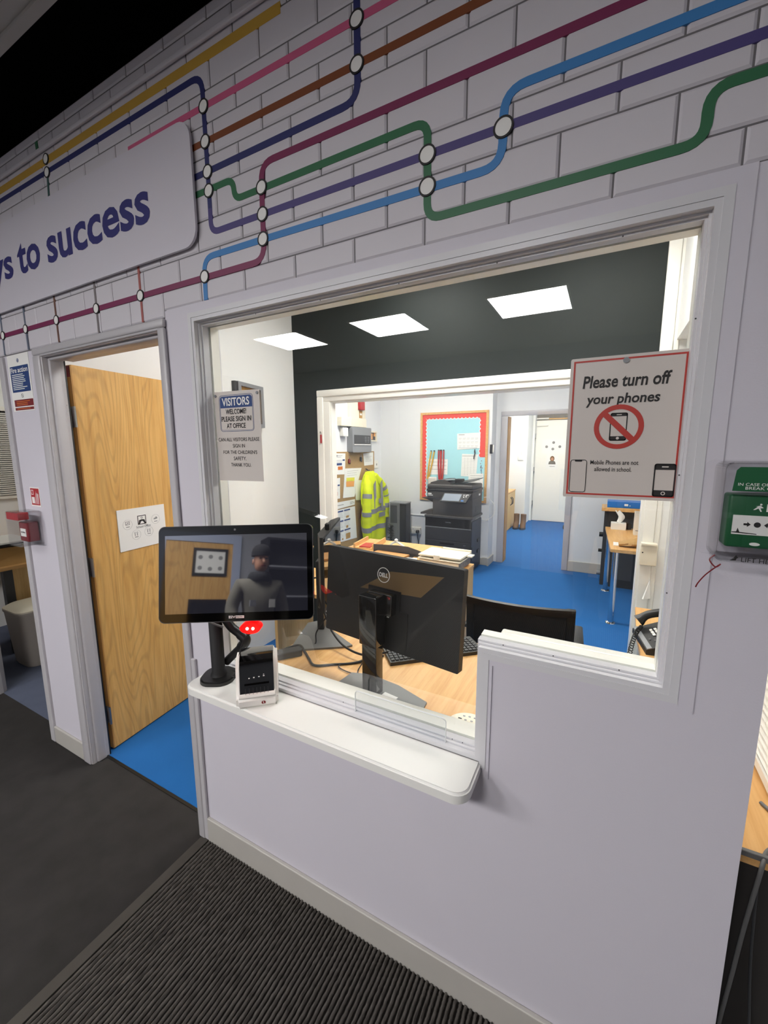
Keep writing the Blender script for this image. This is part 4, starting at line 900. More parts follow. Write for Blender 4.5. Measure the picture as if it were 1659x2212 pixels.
# ---- office chair turned away from the desk
ch = root('office_chair', 'black mesh office chair with grey seat behind the desk', 'chair', (-0.36, 1.32, 0), math.radians(4))
def bowed(g, u0, u1, v0, v1, t, y0, bow, mp, n=10):
    top = []; 
    for k in range(n):
        a = u0+(u1-u0)*k/n; b = u0+(u1-u0)*(k+1)/n
        f_ = lambda u: y0+bow*(1-((u-(u0+u1)/2)/((u1-u0)/2))**2)
        g.add([(a, f_(a), v0), (b, f_(b), v0), (b, f_(b), v1), (a, f_(a), v1), (a, f_(a)+t, v0), (b, f_(b)+t, v0), (b, f_(b)+t, v1), (a, f_(a)+t, v1)],
              [(0, 1, 2, 3), (7, 6, 5, 4), (0, 4, 5, 1), (3, 2, 6, 7), (0, 3, 7, 4), (1, 5, 6, 2)])
    return g
BT = Matrix.Translation((0, -0.12, 0)) @ Matrix.Rotation(math.radians(6), 4, 'X')
part('backrest_mesh', bowed(G(), -0.235, 0.235, 0.53, 0.835, 0.006, 0.0, -0.035, None).xf(BT), 'mesh_black', ch, 40)
g = G(); bowed(g, -0.268, 0.268, 0.835, 0.872, 0.022, -0.008, -0.035, None); bowed(g, -0.268, 0.268, 0.50, 0.535, 0.022, -0.008, -0.035, None)
g.rbox((-0.270, -0.006, 0.50), (-0.228, 0.016, 0.872), 0.006).rbox((0.228, -0.006, 0.50), (0.270, 0.016, 0.872), 0.006)
part('backrest_frame', g.xf(BT), 'black', ch, 40)
part('back_spine', G().tube(bez([(0, -0.14, 0.62), (0, -0.16, 0.50), (0, -0.10, 0.42), (0, 0.05, 0.40)]), 0.022, 10), 'black', ch, 40)
part('seat', G().rbox((-0.25, -0.03, 0.42), (0.25, 0.46, 0.50), 0.035), 'fabric_grey', ch, 40)
for s in (-1, 1): part('armrest', G().tube(bez([(s*0.24, 0.15, 0.43), (s*0.285, 0.14, 0.50), (s*0.29, 0.10, 0.60)]), 0.016, 8).rbox((s*0.29-0.035, -0.02, 0.595), (s*0.29+0.035, 0.22, 0.62), 0.01), 'black', ch, 40)
part('gas_column', G().lathe([(0.03, 0.09), (0.03, 0.25), (0.018, 0.26), (0.018, 0.42)], (0, 0.2, 0), 16), 'black', ch, 40)
for k in range(5):
    a = 2*PI*k/5+0.3; e = (0.28*math.cos(a), 0.2+0.28*math.sin(a))
    part('base_arm', G().tube([(0, 0.2, 0.11), (e[0], e[1], 0.075)], [0.024, 0.014], 8), 'black', ch, 40)
    part('castor', G().tube([(e[0]-0.02*math.sin(a), e[1]+0.02*math.cos(a), 0.028), (e[0]+0.02*math.sin(a), e[1]-0.02*math.cos(a), 0.028)], 0.028, 14), 'black', ch, 40)
# ---- telephone on the right arm of the desk
tp = root('telephone', 'black desk telephone with coiled cord on the right arm of the desk', 'telephone', (0.306, 1.225, DZ), Matrix.Rotation(math.radians(-80), 3, 'Z') @ Matrix.Diagonal((1.15, 1.08, 1.15)))
sl = Matrix.Rotation(math.radians(22), 4, 'X')
part('body', G().prism([(-0.10, 0.0), (0.09, 0.0), (0.09, 0.085), (0.06, 0.085), (-0.10, 0.02)], -0.105, 0.105, lambda u, v, w: (w, u, v)), 'black_soft', tp)
up_ = lambda u, v, w: (u, -0.10+v*0.92-w*0.38, 0.0205+v*0.375+w*0.92)
part('front_strip', G().prism(rect(-0.105, 0.004, 0.105, 0.022), 0.0, 0.003, up_), 'grey_plastic', tp)
bm2 = mesh_of('key', G().rbox((-0.008, -0.0055, 0), (0.008, 0.0055, 0.004), 0.001, 1), 'white_pl')
for i in range(3):
    for j in range(4):
        o = bpy.data.objects.new('key', bm2); link(o, tp); o.location = up_(0.0-0.024*1+0.022*i-0.015, 0.060+0.0175*j, 0.001); o.rotation_euler = (math.radians(22), 0, 0)
g = G()
for (u, v) in ((0.05, 0.05), (0.05, 0.075), (0.075, 0.06), (0.03, 0.035)): g.prism(rrect(u-0.008, v-0.004, u+0.008, v+0.004, 0.003), 0, 0.002, up_)
part('function_keys', g, 'dark_grey', tp, kind='stuff')
part('display', G().prism(rect(-0.02, 0.135, 0.09, 0.165), 0, 0.002, up_), 'lcd', tp)
part('handset', G().tube(bez([(-0.088, -0.085, 0.062), (-0.090, -0.05, 0.092), (-0.090, 0.0, 0.108), (-0.090, 0.05, 0.118), (-0.088, 0.09, 0.105)], 6), [0.026, 0.025, 0.022, 0.019, 0.018] + [0.017]*15 + [0.019, 0.022, 0.025, 0.026, 0.026], 12), 'black', tp, 50)
ax = bez([(0.212, 1.30, 0.775), (0.188, 1.22, 0.775), (0.165, 1.12, 0.745), (0.150, 1.02, 0.70), (0.146, 0.98, 0.66)], 45); hel = []
for k, p_ in enumerate(ax): hel.append((p_.x+0.009*math.cos(k*0.95), p_.y+0.004*math.sin(k*0.95), p_.z+0.009*math.sin(k*0.95)))
part('coiled_cord', G().tube(hel, 0.0022, 5), 'black', tp, 60, world=True)
# ---- wall cabinet frame on the left wall
wc = root('wall_frame', 'grey framed hatch on the white wall behind the visitors notice', 'frame', (OX0, 1.38, 1.85))
q = [(1.262, 1.82), (1.515, 1.82), (1.515, 2.135), (1.262, 2.150)]
part('frame', G().strip(q, inset(q, 0.028), 0.0, 0.04, east(OX0)), 'grey_plastic', wc, world=True)
part('panel', G().prism(inset(q, 0.026), 0.0, 0.012, east(OX0)), 'kraft', wc, world=True)
part('side_bracket', G().box((OX0, 1.235, 1.84), (OX0+0.03, 1.258, 2.15)), 'dark_grey', wc, world=True)
# ---- small white box and key on the inner opening's frame
bx = root('sensor_box', 'small cream sensor box on the right frame of the inner opening', 'box', (0.262, OD-0.04, 0.95))
part('body', G().rbox((0.222, OD-0.052, 0.945), (0.312, OD-0.022, 1.075), 0.006), 'cream', bx, 30, world=True)
part('keyhole', G().prism(circ(0.236, 1.025, 0.004, 10), 0.052, 0.0535, front(OD)), 'ink', bx, world=True)
part('top_lug', G().box((0.225, OD-0.075, 1.076), (0.305, OD-0.022, 1.085)), 'cream', bx, world=True)
single('white_card', G().add([(0.262, OD-0.06, 0.735), (0.30, OD-0.03, 0.735), (0.292, OD-0.024, 0.84), (0.29, OD-0.024, 0.85), (0.255, OD-0.052, 0.735), (0.30, OD-0.028, 0.735), (0.292, OD-0.022, 0.84), (0.288, OD-0.022, 0.85)], [(0, 1, 2, 3), (7, 6, 5, 4), (0, 4, 5, 1), (1, 5, 6, 2), (2, 6, 7, 3), (3, 7, 4, 0)]), 'paper', 'folded white card leaning on the frame by the telephone', 'card')
ky = root('red_keyring', 'small red key tag hanging on the left frame of the inner opening', 'key', (-2.17, OD-0.03, 1.73))
part('ring', G().tube([(-2.172, OD-0.026, 1.785), (-2.168, OD-0.028, 1.80), (-2.162, OD-0.026, 1.795), (-2.160, OD-0.026, 1.77)], 0.002, 6), 'dark_grey', ky, world=True)
part('red_tag', G().rbox((-2.170, OD-0.030, 1.700), (-2.152, OD-0.024, 1.772), 0.002), 'red', ky, world=True)

# ================================================================== THE BACK ROOM
# ---- low shelf unit in the opening, with stationery
su = root('shelf_unit', 'low beech shelf unit standing behind the monitors', 'shelf unit', (-1.40, 2.05, 0))
part('top', G().box((-1.96, 1.78, 0.705), (-0.878, 2.18, 0.73)), 'desk_wood', su, world=True)
part('side', G().box((-0.903, 1.79, 0), (-0.880, 2.17, 0.705)), 'oak_dim', su, world=True)
part('side', G().box((-1.955, 1.79, 0), (-1.930, 2.17, 0.705)), 'oak_dim', su, world=True)
part('shelf', G().box((-1.93, 1.80, 0.35), (-0.903, 2.16, 0.37)), 'oak_dim', su, world=True)
part('back', G().box((-1.93, 2.155, 0.02), (-0.903, 2.17, 0.705)), 'oak_dim', su, world=True)
wt = root('wooden_tray', 'open wooden tray with papers below the yellow jacket', 'tray', (-1.95, 2.32, 0.73))
dt = root('side_table', 'narrow beech table behind the shelf unit', 'table', (-1.7, 2.4, 0))
part('top', G().box((-2.10, 2.19, 0.70), (-1.30, 2.62, 0.73)), 'desk_wood', dt, world=True)
for x in (-2.08, -1.34):
    for y in (2.21, 2.58): part('leg', G().box((x, y, 0), (x+0.03, y+0.03, 0.70)), 'mid_grey', dt, world=True)
TMt = Matrix.Translation((-1.955, 2.36, 0.731)) @ Matrix.Rotation(math.radians(8), 4, 'Z')
part('floor_board', G().box((-0.09, -0.16, 0.0), (0.09, 0.18, 0.008)).xf(TMt), 'desk_wood', wt, world=True)
part('side_board', G().box((0.085, -0.16, 0.0), (0.10, 0.18, 0.045)).xf(TMt), 'desk_wood', wt, world=True)
part('side_board', G().box((-0.10, -0.16, 0.0), (-0.085, 0.18, 0.045)).xf(TMt), 'desk_wood', wt, world=True)
single('red_booklet', G().box((-0.05, -0.14, 0.009), (0.06, 0.02, 0.017)).xf(TMt), 'red', 'red booklet lying in the wooden tray', 'booklet')
M['card_brown'] = mat('brown_card', 'c58f57', 0.7)
TR = Matrix.Translation((-1.60, 2.04, 0.733)) @ Matrix.Rotation(math.radians(-4), 4, 'Z')
single('brown_folder', G().box((-0.16, -0.10, 0), (0.16, 0.11, 0.018)).xf(TR), 'card_brown', 'brown card folder in front of the black rack', 'folder')
rk = root('magazine_rack', 'black curved document rack on the shelf unit', 'rack', (-1.5, 2.15, 0.73))
part('side_plate', G().prism([(-1.80, 0.732), (-1.22, 0.732), (-1.24, 0.755), (-1.36, 0.79), (-1.46, 0.812), (-1.56, 0.812), (-1.80, 0.800)], 0.0, 0.006, front(2.165)), 'dark_grey', rk, world=True)
part('floor_plate', G().box((-1.80, 1.93, 0.7302), (-1.40, 2.16, 0.7315)), 'dark_grey', rk, world=True)
single('notepad', G().box((-0.055, -0.05, 0), (0.055, 0.05, 0.018)).xf(Matrix.Translation((-1.365, 2.0, 0.733)) @ Matrix.Rotation(0.3, 4, 'Z')), 'paper', 'small white notepad beside the brown folder', 'notepad')
pk = root('hole_punch', 'white device with handle standing behind the document rack', 'hole punch', (-1.62, 2.30, 0.73))
part('base', G().rbox((-1.70, 2.24, 0.731), (-1.54, 2.32, 0.765), 0.008), 'white_pl', pk, 40, world=True)
part('handle', G().tube(bez([(-1.70, 2.28, 0.76), (-1.675, 2.28, 0.79), (-1.63, 2.28, 0.812), (-1.585, 2.28, 0.795), (-1.55, 2.28, 0.775)]), 0.010, 8), 'white_pl', pk, 50, world=True)
part('knob', G().lathe([(0.006, 0), (0.016, 0.008), (0.016, 0.022), (0.006, 0.03)], (-1.63, 2.28, 0.812), 14), 'white_pl', pk, 40, world=True)
# stack of trays
SMt = Matrix.Translation((-1.085, 2.03, 0.731)) @ Matrix.Rotation(math.radians(-3), 4, 'Z')
single('magazine', G().box((-0.20, -0.14, 0), (0.165, 0.13, 0.012)).xf(SMt), 'card_brown', 'magazine with printed cover at the bottom of the cream file stack', 'magazine')
M['spine'] = mat('patterned_spine', '6f6f72', 0.6, var=0.7, vscale=45)
lv = root('lever_file', 'box file with black and white marbled spine under the cream trays', 'file', SMt @ Vector((0, 0, 0.0125)), SMt.to_3x3())
part('cover', G().box((-0.155, -0.125, 0.0), (0.175, 0.125, 0.048)), 'cream', lv)
part('spine', G().box((0.175, -0.126, 0.0), (0.179, 0.126, 0.049)), 'spine', lv)
tt = root('document_tray', 'cream plastic tray on top of the file stack', 'tray', SMt @ Vector((0, 0, 0.066)), SMt.to_3x3())
part('tray', G().rbox((-0.165, -0.13, 0.0), (0.185, 0.13, 0.010), 0.003), 'cream', tt)
part('upper_tray', G().rbox((-0.165, -0.12, 0.022), (0.185, 0.135, 0.036), 0.003), 'cream', tt)
part('rear_lip', G().rbox((-0.06, 0.118, 0.036), (0.185, 0.135, 0.050), 0.003), 'cream', tt)
part('clip', G().rbox((-0.03, -0.132, 0.0005), (0.02, -0.118, 0.044), 0.003), 'cream', tt)
part('pull_tab', G().rbox((0.185, 0.02, 0.018), (0.225, 0.09, 0.030), 0.003), 'cream', tt)

# ---- copier
cpz = root('photocopier', 'large black office photocopier below the notice board', 'photocopier', (-1.79, 4.38, 0))
part('paper_cabinet', G().rbox((-2.118, 4.15, 0.03), (-1.475, 4.62, 0.60), 0.006), 'black_soft', cpz, world=True)
M['cop'] = mat('copier_charcoal', '3b3836', 0.5); M['cop2'] = mat('copier_side_blue_black', '20242e', 0.5)
part('side_cover', G().box((-1.476, 4.16, 0.035), (-1.468, 4.61, 0.70)), 'cop2', cpz, world=True)
part('main_body', G().rbox((-2.118, 4.15, 0.60), (-1.475, 4.62, 0.742), 0.006), 'black_gloss', cpz, world=True)
part('engine', G().rbox((-2.02, 4.165, 0.735), (-1.470, 4.62, 1.00), 0.012), 'cop', cpz, 40, world=True)
part('ledge', G().rbox((-2.118, 4.12, 0.735), (-1.455, 4.62, 0.765), 0.006), 'cop', cpz, 40, world=True)
part('output_tray', G().add([(-2.20, 4.18, 0.785), (-2.01, 4.18, 0.835), (-2.01, 4.5, 0.835), (-2.20, 4.5, 0.785), (-2.20, 4.18, 0.76), (-2.01, 4.18, 0.775), (-2.01, 4.5, 0.775), (-2.20, 4.5, 0.76)], [(0, 1, 2, 3), (7, 6, 5, 4), (0, 4, 5, 1), (3, 2, 6, 7), (0, 3, 7, 4), (1, 5, 6, 2)]), 'cop', cpz, world=True)
part('upper_tray', G().add([(-2.19, 4.18, 0.985), (-2.00, 4.18, 1.0), (-2.00, 4.5, 1.0), (-2.19, 4.5, 0.985), (-2.10, 4.18, 0.965), (-2.0, 4.18, 0.925), (-2.0, 4.5, 0.925), (-2.10, 4.5, 0.965)], [(0, 1, 2, 3), (7, 6, 5, 4), (0, 4, 5, 1), (3, 2, 6, 7), (0, 3, 7, 4), (1, 5, 6, 2)]), 'cop', cpz, world=True)
part('scanner_bed', G().rbox((-2.095, 4.15, 0.985), (-1.470, 4.62, 1.105), 0.012), 'cop', cpz, 40, world=True)
part('scanner_edge', G().rbox((-2.10, 4.14, 1.085), (-1.462, 4.63, 1.118), 0.008), 'black', cpz, 40, world=True)
part('document_lid', G().rbox((-2.095, 4.145, 1.116), (-1.468, 4.62, 1.180), 0.020), 'cop', cpz, 40, world=True)
part('feeder_hood', G().prism([(-2.08, 1.17), (-1.78, 1.17), (-1.80, 1.205), (-1.86, 1.235), (-1.95, 1.232), (-2.06, 1.20)], -4.60, -4.20, lambda u, v, w: (u, -w, v)), 'cop', cpz, 30, world=True)
part('feeder_tray', G().add([(-1.82, 4.22, 1.178), (-1.47, 4.22, 1.235), (-1.45, 4.58, 1.255), (-1.82, 4.58, 1.19), (-1.82, 4.22, 1.170), (-1.47, 4.22, 1.228), (-1.45, 4.58, 1.248), (-1.82, 4.58, 1.18)], [(0, 1, 2, 3), (7, 6, 5, 4), (0, 4, 5, 1), (3, 2, 6, 7), (0, 3, 7, 4), (1, 5, 6, 2)]), 'black', cpz, world=True)
part('feeder_guide', G().rbox((-1.76, 4.30, 1.19), (-1.66, 4.42, 1.245), 0.008), 'black', cpz, 30, world=True)
part('feeder_sheet', G().prism([(-1.90, 4.20), (-1.80, 4.20), (-1.72, 4.42), (-1.84, 4.42)], 1.232, 1.236, ID), 'grey_plastic', cpz, world=True)
CPm = Matrix.Translation((-1.685, 4.095, 1.018)) @ Matrix.Rotation(math.radians(-28), 4, 'X')
cf = lambda u, v, w: (u, -w, v)
ctl = part('control_panel', G().prism([(-0.20, -0.06), (0.155, -0.06), (0.205, 0.062), (-0.150, 0.062)], -0.02, 0.0, cf).xf(CPm), 'black', cpz, world=True)
part('touchscreen', G().prism([(-0.175, -0.045), (0.060, -0.045), (0.085, 0.052), (-0.145, 0.052)], 0, 0.001, cf).xf(CPm), 'lcd', cpz, world=True, under=ctl)
g = G()
for (u, v) in ((0.115, 0.04), (0.145, 0.04), (0.115, 0.015), (0.145, 0.02), (0.165, 0.045)): g.prism(circ(u, v, 0.007, 10), 0, 0.002, cf)
part('panel_keys', g.xf(CPm), 'paper', cpz, world=True, kind='stuff', under=ctl)
part('blue_key', G().prism(rect(0.085, -0.045, 0.12, -0.030), 0, 0.002, cf).xf(CPm), 'blue_ink2', cpz, world=True, under=ctl)
part('silver_line', G().box((-2.118, 4.147, 0.600), (-1.478, 4.151, 0.606)), 'grey_plastic', cpz, world=True)
for i, z in enumerate((0.425, 0.27)): part('drawer', G().rbox((-2.112, 4.143, z-0.145), (-1.480, 4.152, z-0.005), 0.003), 'black_soft', cpz, world=True)
part('drawer', G().rbox((-2.112, 4.143, 0.43), (-1.480, 4.152, 0.596), 0.003), 'black_soft', cpz, world=True)
part('drawer_recess', G().box((-1.90, 4.140, 0.375), (-1.70, 4.1435, 0.40)), 'black_matt', cpz, world=True)
g = G(); fs = front(4.1425)
text(g, 'A3', -1.575, 0.378, -1.545, 0.392, fs); part('tray_mark', g, 'grey_plastic', cpz, world=True)
g = G(); fs = front(4.149); text(g, 'TOSHIBA', -1.83, 0.668, -1.75, 0.682, fs, bold=0.02); part('brand_lettering', g, 'grey_plastic', cpz, world=True)
g = G(); fs = front(4.139); g.prism(rect(-2.075, 1.045, -2.03, 1.060), 0.0, 0.012, front(4.15)); g.prism(rect(-2.075, 1.028, -2.01, 1.034), 0.0, 0.012, front(4.15)); part('name_badge', g, 'paper', cpz, world=True)
part('side_badge', G().box((-1.4715, 4.45, 1.02), (-1.4685, 4.52, 1.045)), 'paper', cpz, world=True)
for z in (0.18, 0.33): part('side_latch', G().box((-1.469, 4.18, z), (-1.462, 4.24, z+0.03)).box((-1.469, 4.42, z+0.06), (-1.455, 4.50, z+0.10)), 'black', cpz, world=True)
for k in range(4): part('side_vent', G().box((-1.469, 4.30, 0.82+0.02*k), (-1.466, 4.44, 0.828+0.02*k)), 'black', cpz, world=True)
single('data_cable', G().tube(bez([(-1.45, 4.63, 0.98), (-1.38, 4.64, 0.97), (-1.30, 4.66, 0.86), (-1.31, 4.65, 0.74), (-1.40, 4.63, 0.66), (-1.46, 4.62, 0.64)]), 0.004, 6), 'white_pl', 'thin white cable looping at the right side of the photocopier', 'cable', 50)

# ---- notice board on the back wall
nb = root('notice_board', 'blue notice board with scalloped red border above the photocopier', 'notice board', (-1.93, BY-0.02, 0.88))
Bf = front(BY)
q = rect(-2.425, 0.890, -1.430, 2.160)
part('frame', G().strip(q, inset(q, 0.032), 0.0, 0.022, Bf), 'desk_wood', nb, world=True)
part('backing', G().prism(inset(q, 0.03), 0.0, 0.008, Bf), 'sky_paper', nb, world=True)
def scal(a, b, n, amp, axis, s, base):
    out = []
    for i in range(n):
        for k in range(5):
            t = (i+k/5)/n; out.append((a+(b-a)*t, base+s*amp*abs(math.sin(PI*(i+k/5)))))
    out.append((b, base)); return out if axis == 'u' else [(v, u) for u, v in out]
def border(mt, ex, w0, w1, nm):
    e = scal(-2.343+0, -1.537, 15, 0.016, 'u', -1, 2.078-ex); part(nm, G().prism([(-1.462, 2.128), (-2.393, 2.128), (-2.393, 2.078)] + e + [(-1.462, 2.078)], w0, w1, Bf), mt, nb, world=True)
    e = scal(2.078, 0.92, 21, 0.016, 'v', 1, -2.347+ex); part(nm, G().prism([(-2.393, 2.078)] + e + [(-2.393, 0.92)], w0, w1, Bf), mt, nb, world=True)
    e = scal(1.527, 2.078, 10, 0.016, 'v', -1, -1.533-ex); part(nm, G().prism(e + [(-1.462, 2.078), (-1.462, 1.527)], w0, w1, Bf), mt, nb, world=True)
border('paper', 0.010, 0.008, 0.0095, 'white_edging'); border('red_border', 0.0, 0.0095, 0.011, 'red_border')
def sheet(name, label, poly, mp, w0, gfun=None, ink='ink_grey', cat='paper', extra=(), mt='paper', group=None):
    r_ = root(name, label, cat, mp(*poly[0], w0), group=group)
    part('sheet', G().prism(poly, w0, w0+0.0012, mp), mt, r_, world=True)
    if gfun:
        g = G(); gfun(g, lambda u, v, w: mp(u, v, w+w0+0.0012))
        if g.v: part('print', g, ink, r_, world=True, kind='stuff')
    for fn, mt2 in extra:
        g = G(); fn(g, lambda u, v, w: mp(u, v, w+w0+0.0014)); part('coloured_print', g, mt2, r_, world=True, kind='stuff')
    return r_
def cal_print(g, mp):
    for i in range(5):
        for j in range(3): g.prism(rect(-1.842+0.058*i, 1.785-0.052*j, -1.800+0.058*i, 1.788-0.052*j), 0, 0.0006, mp); g.prism(rect(-1.842+0.058*i, 1.772-0.052*j, -1.805+0.058*i, 1.774-0.052*j), 0, 0.0006, mp)
    g.prism(rect(-1.845, 1.832, -1.76, 1.840), 0, 0.0006, mp); g.prism(rect(-1.845, 1.650, -1.58, 1.655), 0, 0.0006, mp)
sheet('term_calendar', 'printed calendar sheet at the upper right of the notice board', [(-1.862, 1.628), (-1.538, 1.650), (-1.538, 1.862), (-1.868, 1.852)], Bf, 0.012, cal_print)
sheet('rota_sheet', 'portrait table sheet at the middle right of the notice board', [(-1.800, 1.258), (-1.580, 1.256), (-1.563, 1.564), (-1.790, 1.572)], Bf, 0.012, lambda g, mp: [lines(g, -1.785, -1.59, 1.545, 1, 0.02, 0.006, mp), [g.prism(rect(-1.785, 1.51-0.021*k, -1.585, 1.5112-0.021*k), 0, 0.0006, mp) for k in range(12)], [g.prism(rect(-1.75+0.045*k, 1.27, -1.7488+0.045*k, 1.52), 0, 0.0006, mp) for k in range(4)]])
sheet('notice_sheet', 'landscape sheet behind the lanyards on the notice board', [(-2.305, 1.268), (-2.002, 1.274), (-1.998, 1.494), (-2.301, 1.499)], Bf, 0.012, lambda g, mp: [g.prism(rect(-2.28, 1.45-0.052*k, -2.02, 1.455-0.052*k), 0, 0.0006, mp) for k in range(3)])
sheet('memo_sheet', 'sheet at the lower right of the notice board behind the copier', [(-1.690, 1.05), (-1.478, 1.05), (-1.478, 1.303), (-1.688, 1.295)], Bf, 0.016, lambda g, mp: lines(g, -1.66, -1.49, 1.272, 3, 0.03, 0.004, mp))
def lanyard(name, label, u0, u1, vt, ub, vb, mt):
    r_ = root(name, label, 'lanyard', (u0, BY-0.03, vb), group='lanyards on the notice board')
    for i, u in enumerate((u0, u1)):
        part('ribbon', G().tube([(u, BY-0.022, vt), ((u+ub)/2+(0.01 if i else -0.01), BY-0.030, (vt+vb)/2), (ub+(0.008 if i else -0.008), BY-0.034, vb)], 0.010, 5), mt, r_, world=True)
        part('pin', G().tube([(u, BY-0.012, vt+0.008), (u, BY-0.034, vt+0.008)], 0.009, 8), 'dark_grey', r_, world=True)
lanyard('yellow_lanyard', 'yellow lanyard hanging on two pins on the notice board', -2.252, -2.205, 1.605, -2.295, 1.20, 'yellow_lany')
lanyard('red_lanyard', 'red lanyard hanging on the notice board left of the other red one', -2.138, -2.110, 1.615, -2.115, 1.20, 'red')
lanyard('red_lanyard', 'red and white lanyard hanging furthest right of the lanyards', -2.095, -2.060, 1.615, -2.078, 1.20, 'ink_red')
for i in range(12):
    rr = random.Random(40+i); u = -1.525+0.03*rr.random(); v = 1.30+0.2*rr.random()
    part('push_pin', G().tube([(u, BY-0.008, v), (u, BY-0.018, v)], 0.005, 6), ('red', 'ink_blue', 'dark_red')[i % 3], nb, world=True)
single('keys_on_board', G().tube([(-1.612, BY-0.02, 1.59), (-1.605, BY-0.03, 1.63), (-1.60, BY-0.03, 1.585), (-1.613, BY-0.03, 1.54), (-1.615, BY-0.03, 1.50)], 0.008, 6), 'dark_grey', 'dark key hanging on the notice board beside the table sheet', 'key')
single('plastic_bag', G().rbox((-2.29, BY-0.06, 1.10), (-2.15, BY-0.015, 1.235), 0.03), 'paper_grey', 'crumpled clear bag pinned below the yellow lanyard', 'bag', 40)
# door access control
dc = root('access_reader', 'small black access reader on the corner right of the notice board', 'access reader', (-1.375, BY-0.02, 1.56))
part('body', G().rbox((-1.400, BY-0.03, 1.575), (-1.362, BY, 1.70), 0.008), 'black', dc, 30, world=True)
part('side_plate', G().rbox((-1.362, BY-0.028, 1.59), (-1.345, BY-0.002, 1.69), 0.004), 'white_pl', dc, 30, world=True)
# socket and plug
sk = root('wall_socket', 'white double wall socket with a black plug left of the photocopier', 'socket', (-2.48, BY-0.01, 0.36))
part('plate', G().rbox((-2.565, BY-0.028, 0.355), (-2.405, BY, 0.462), 0.006), 'white_pl', sk, 30, world=True)
part('switch', G().box((-2.535, BY-0.032, 0.425), (-2.525, BY-0.027, 0.437)).box((-2.505, BY-0.032, 0.40), (-2.50, BY-0.027, 0.412)), 'ink_grey', sk, world=True, kind='stuff')
pg = part('plug', G().rbox((-2.470, BY-0.075, 0.375), (-2.420, BY-0.028, 0.425), 0.014), 'black', sk, 40, world=True)
part('cord', G().tube(bez([(-2.445, BY-0.06, 0.38), (-2.440, BY-0.06, 0.32), (-2.430, BY-0.05, 0.22), (-2.445, BY-0.05, 0.12), (-2.46, BY-0.05, 0.02)]), 0.006, 8), 'rubber', sk, 40, world=True, under=pg)
struct('baseboard_copier', G().rbox((-3.1, BY-0.018, 0), (-1.46, BY, 0.10), 0.005), 'base', 'pale skirting behind the photocopier', 'skirting')
struct('trim_10', G().rbox((-2.70, BY-0.012, 0.640), (-1.385, BY, 0.660), 0.004), 'cool_wall', 'thin dado ledge on the wall behind the photocopier', 'trim')
# tall document tower with black tinsel
tw = root('display_tower', 'grey and black upright display tower in the corner by the yellow jacket', 'tower', (-2.67, 4.50, 0))
part('front_case', G().rbox((-2.800, 4.42, 0), (-2.640, 4.60, 0.845), 0.006), 'mid_grey', tw, world=True)
part('dark_side', G().rbox((-2.640, 4.43, 0), (-2.540, 4.60, 0.860), 0.006), 'black', tw, world=True)
part('panel', G().box((-2.785, 4.415, 0.55), (-2.680, 4.421, 0.815)), 'dark_grey', tw, world=True)
part('top_cap', G().box((-2.802, 4.418, 0.845), (-2.535, 4.605, 0.862)), 'grey_plastic', tw, world=True)
g = G(); rr = random.Random(5)
for k in range(260):
    z = 0.02+0.50*rr.random(); a = rr.random()*2*PI; r = 0.02+0.045*rr.random(); c = Vector((-2.765, 4.385, z))
    e = c+Vector((r*math.cos(a), 0.5*r*math.sin(a)-0.005, (rr.random()-.3)*0.05)); g.tube([c, e], 0.003, 3)
single('black_tinsel', g, 'rubber', 'strand of black tinsel hanging beside the yellow jacket', 'tinsel', kind='stuff')

# ---- left wall of the back room: alarm panel, trunking, cork board
Lf = east(BX)
al = root('fire_alarm_unit', 'grey fire alarm control unit on the back room wall', 'alarm', (BX, 4.05, 1.6))
acs = part('case', G().prism(rrect(3.74, 1.600, 4.24, 1.940, 0.015), 0.0, 0.095, Lf), 'grey_plastic', al, 30, world=True)
part('window', G().prism(rect(3.775, 1.715, 4.21, 1.835), 0.095, 0.098, Lf), 'dark_grey', al, world=True, under=acs)
g = G()
for j in range(4):
    for i in range(2): g.prism(rect(4.05+0.075*i, 1.805-0.022*j, 4.10+0.075*i, 1.812-0.022*j), 0.098, 0.100, Lf)
part('display_text', g, 'grey_plastic', al, world=True, kind='stuff')
part('lower_rim', G().prism(rect(3.775, 1.700, 4.21, 1.712), 0.095, 0.104, Lf), 'paper', al, world=True)
single('trunking_box', G().rbox((BX, 3.52, 1.945), (BX+0.07, 3.76, 2.06), 0.004).rbox((BX, 3.762, 1.945), (BX+0.07, 4.15, 2.06), 0.004), 'cream', 'wide cream trunking box above the alarm panel', 'trunking')
single('trunking_riser', G().rbox((BX, 3.77, 2.061), (BX+0.05, 3.95, 2.92), 0.004), 'cream', 'cream vertical trunking rising above the alarm panel', 'trunking')
rb = root('alarm_sounder', 'small red alarm sounder on a pale backing above the alarm panel', 'alarm', (BX, 4.08, 2.18))
part('backing', G().prism(rect(3.99, 2.062, 4.22, 2.33), 0.0, 0.01, Lf), 'cream', rb, world=True)
part('red_box', G().rbox((BX+0.01, 4.02, 2.185), (BX+0.055, 4.14, 2.30), 0.006), 'red', rb, 30, world=True)
part('kraft_label', G().prism(rect(4.05, 2.075, 4.13, 2.18), 0.01, 0.014, Lf), 'kraft', rb, world=True)
part('label_spot', G().prism(rect(4.065, 2.115, 4.115, 2.140), 0.014, 0.016, Lf), 'paper', rb, world=True)
sb = root('wall_switch', 'white switch box left of the alarm panel', 'switch', (BX, 3.63, 1.81))
part('box', G().rbox((BX, 3.57, 1.812), (BX+0.06, 3.69, 1.925), 0.006), 'white_pl', sb, 30, world=True)
part('rocker', G().prism(rect(3.62, 1.875, 3.65, 1.905), 0.06, 0.064, Lf).prism(rect(3.62, 1.835, 3.65, 1.862), 0.06, 0.064, Lf), 'paper', sb, world=True, kind='stuff')
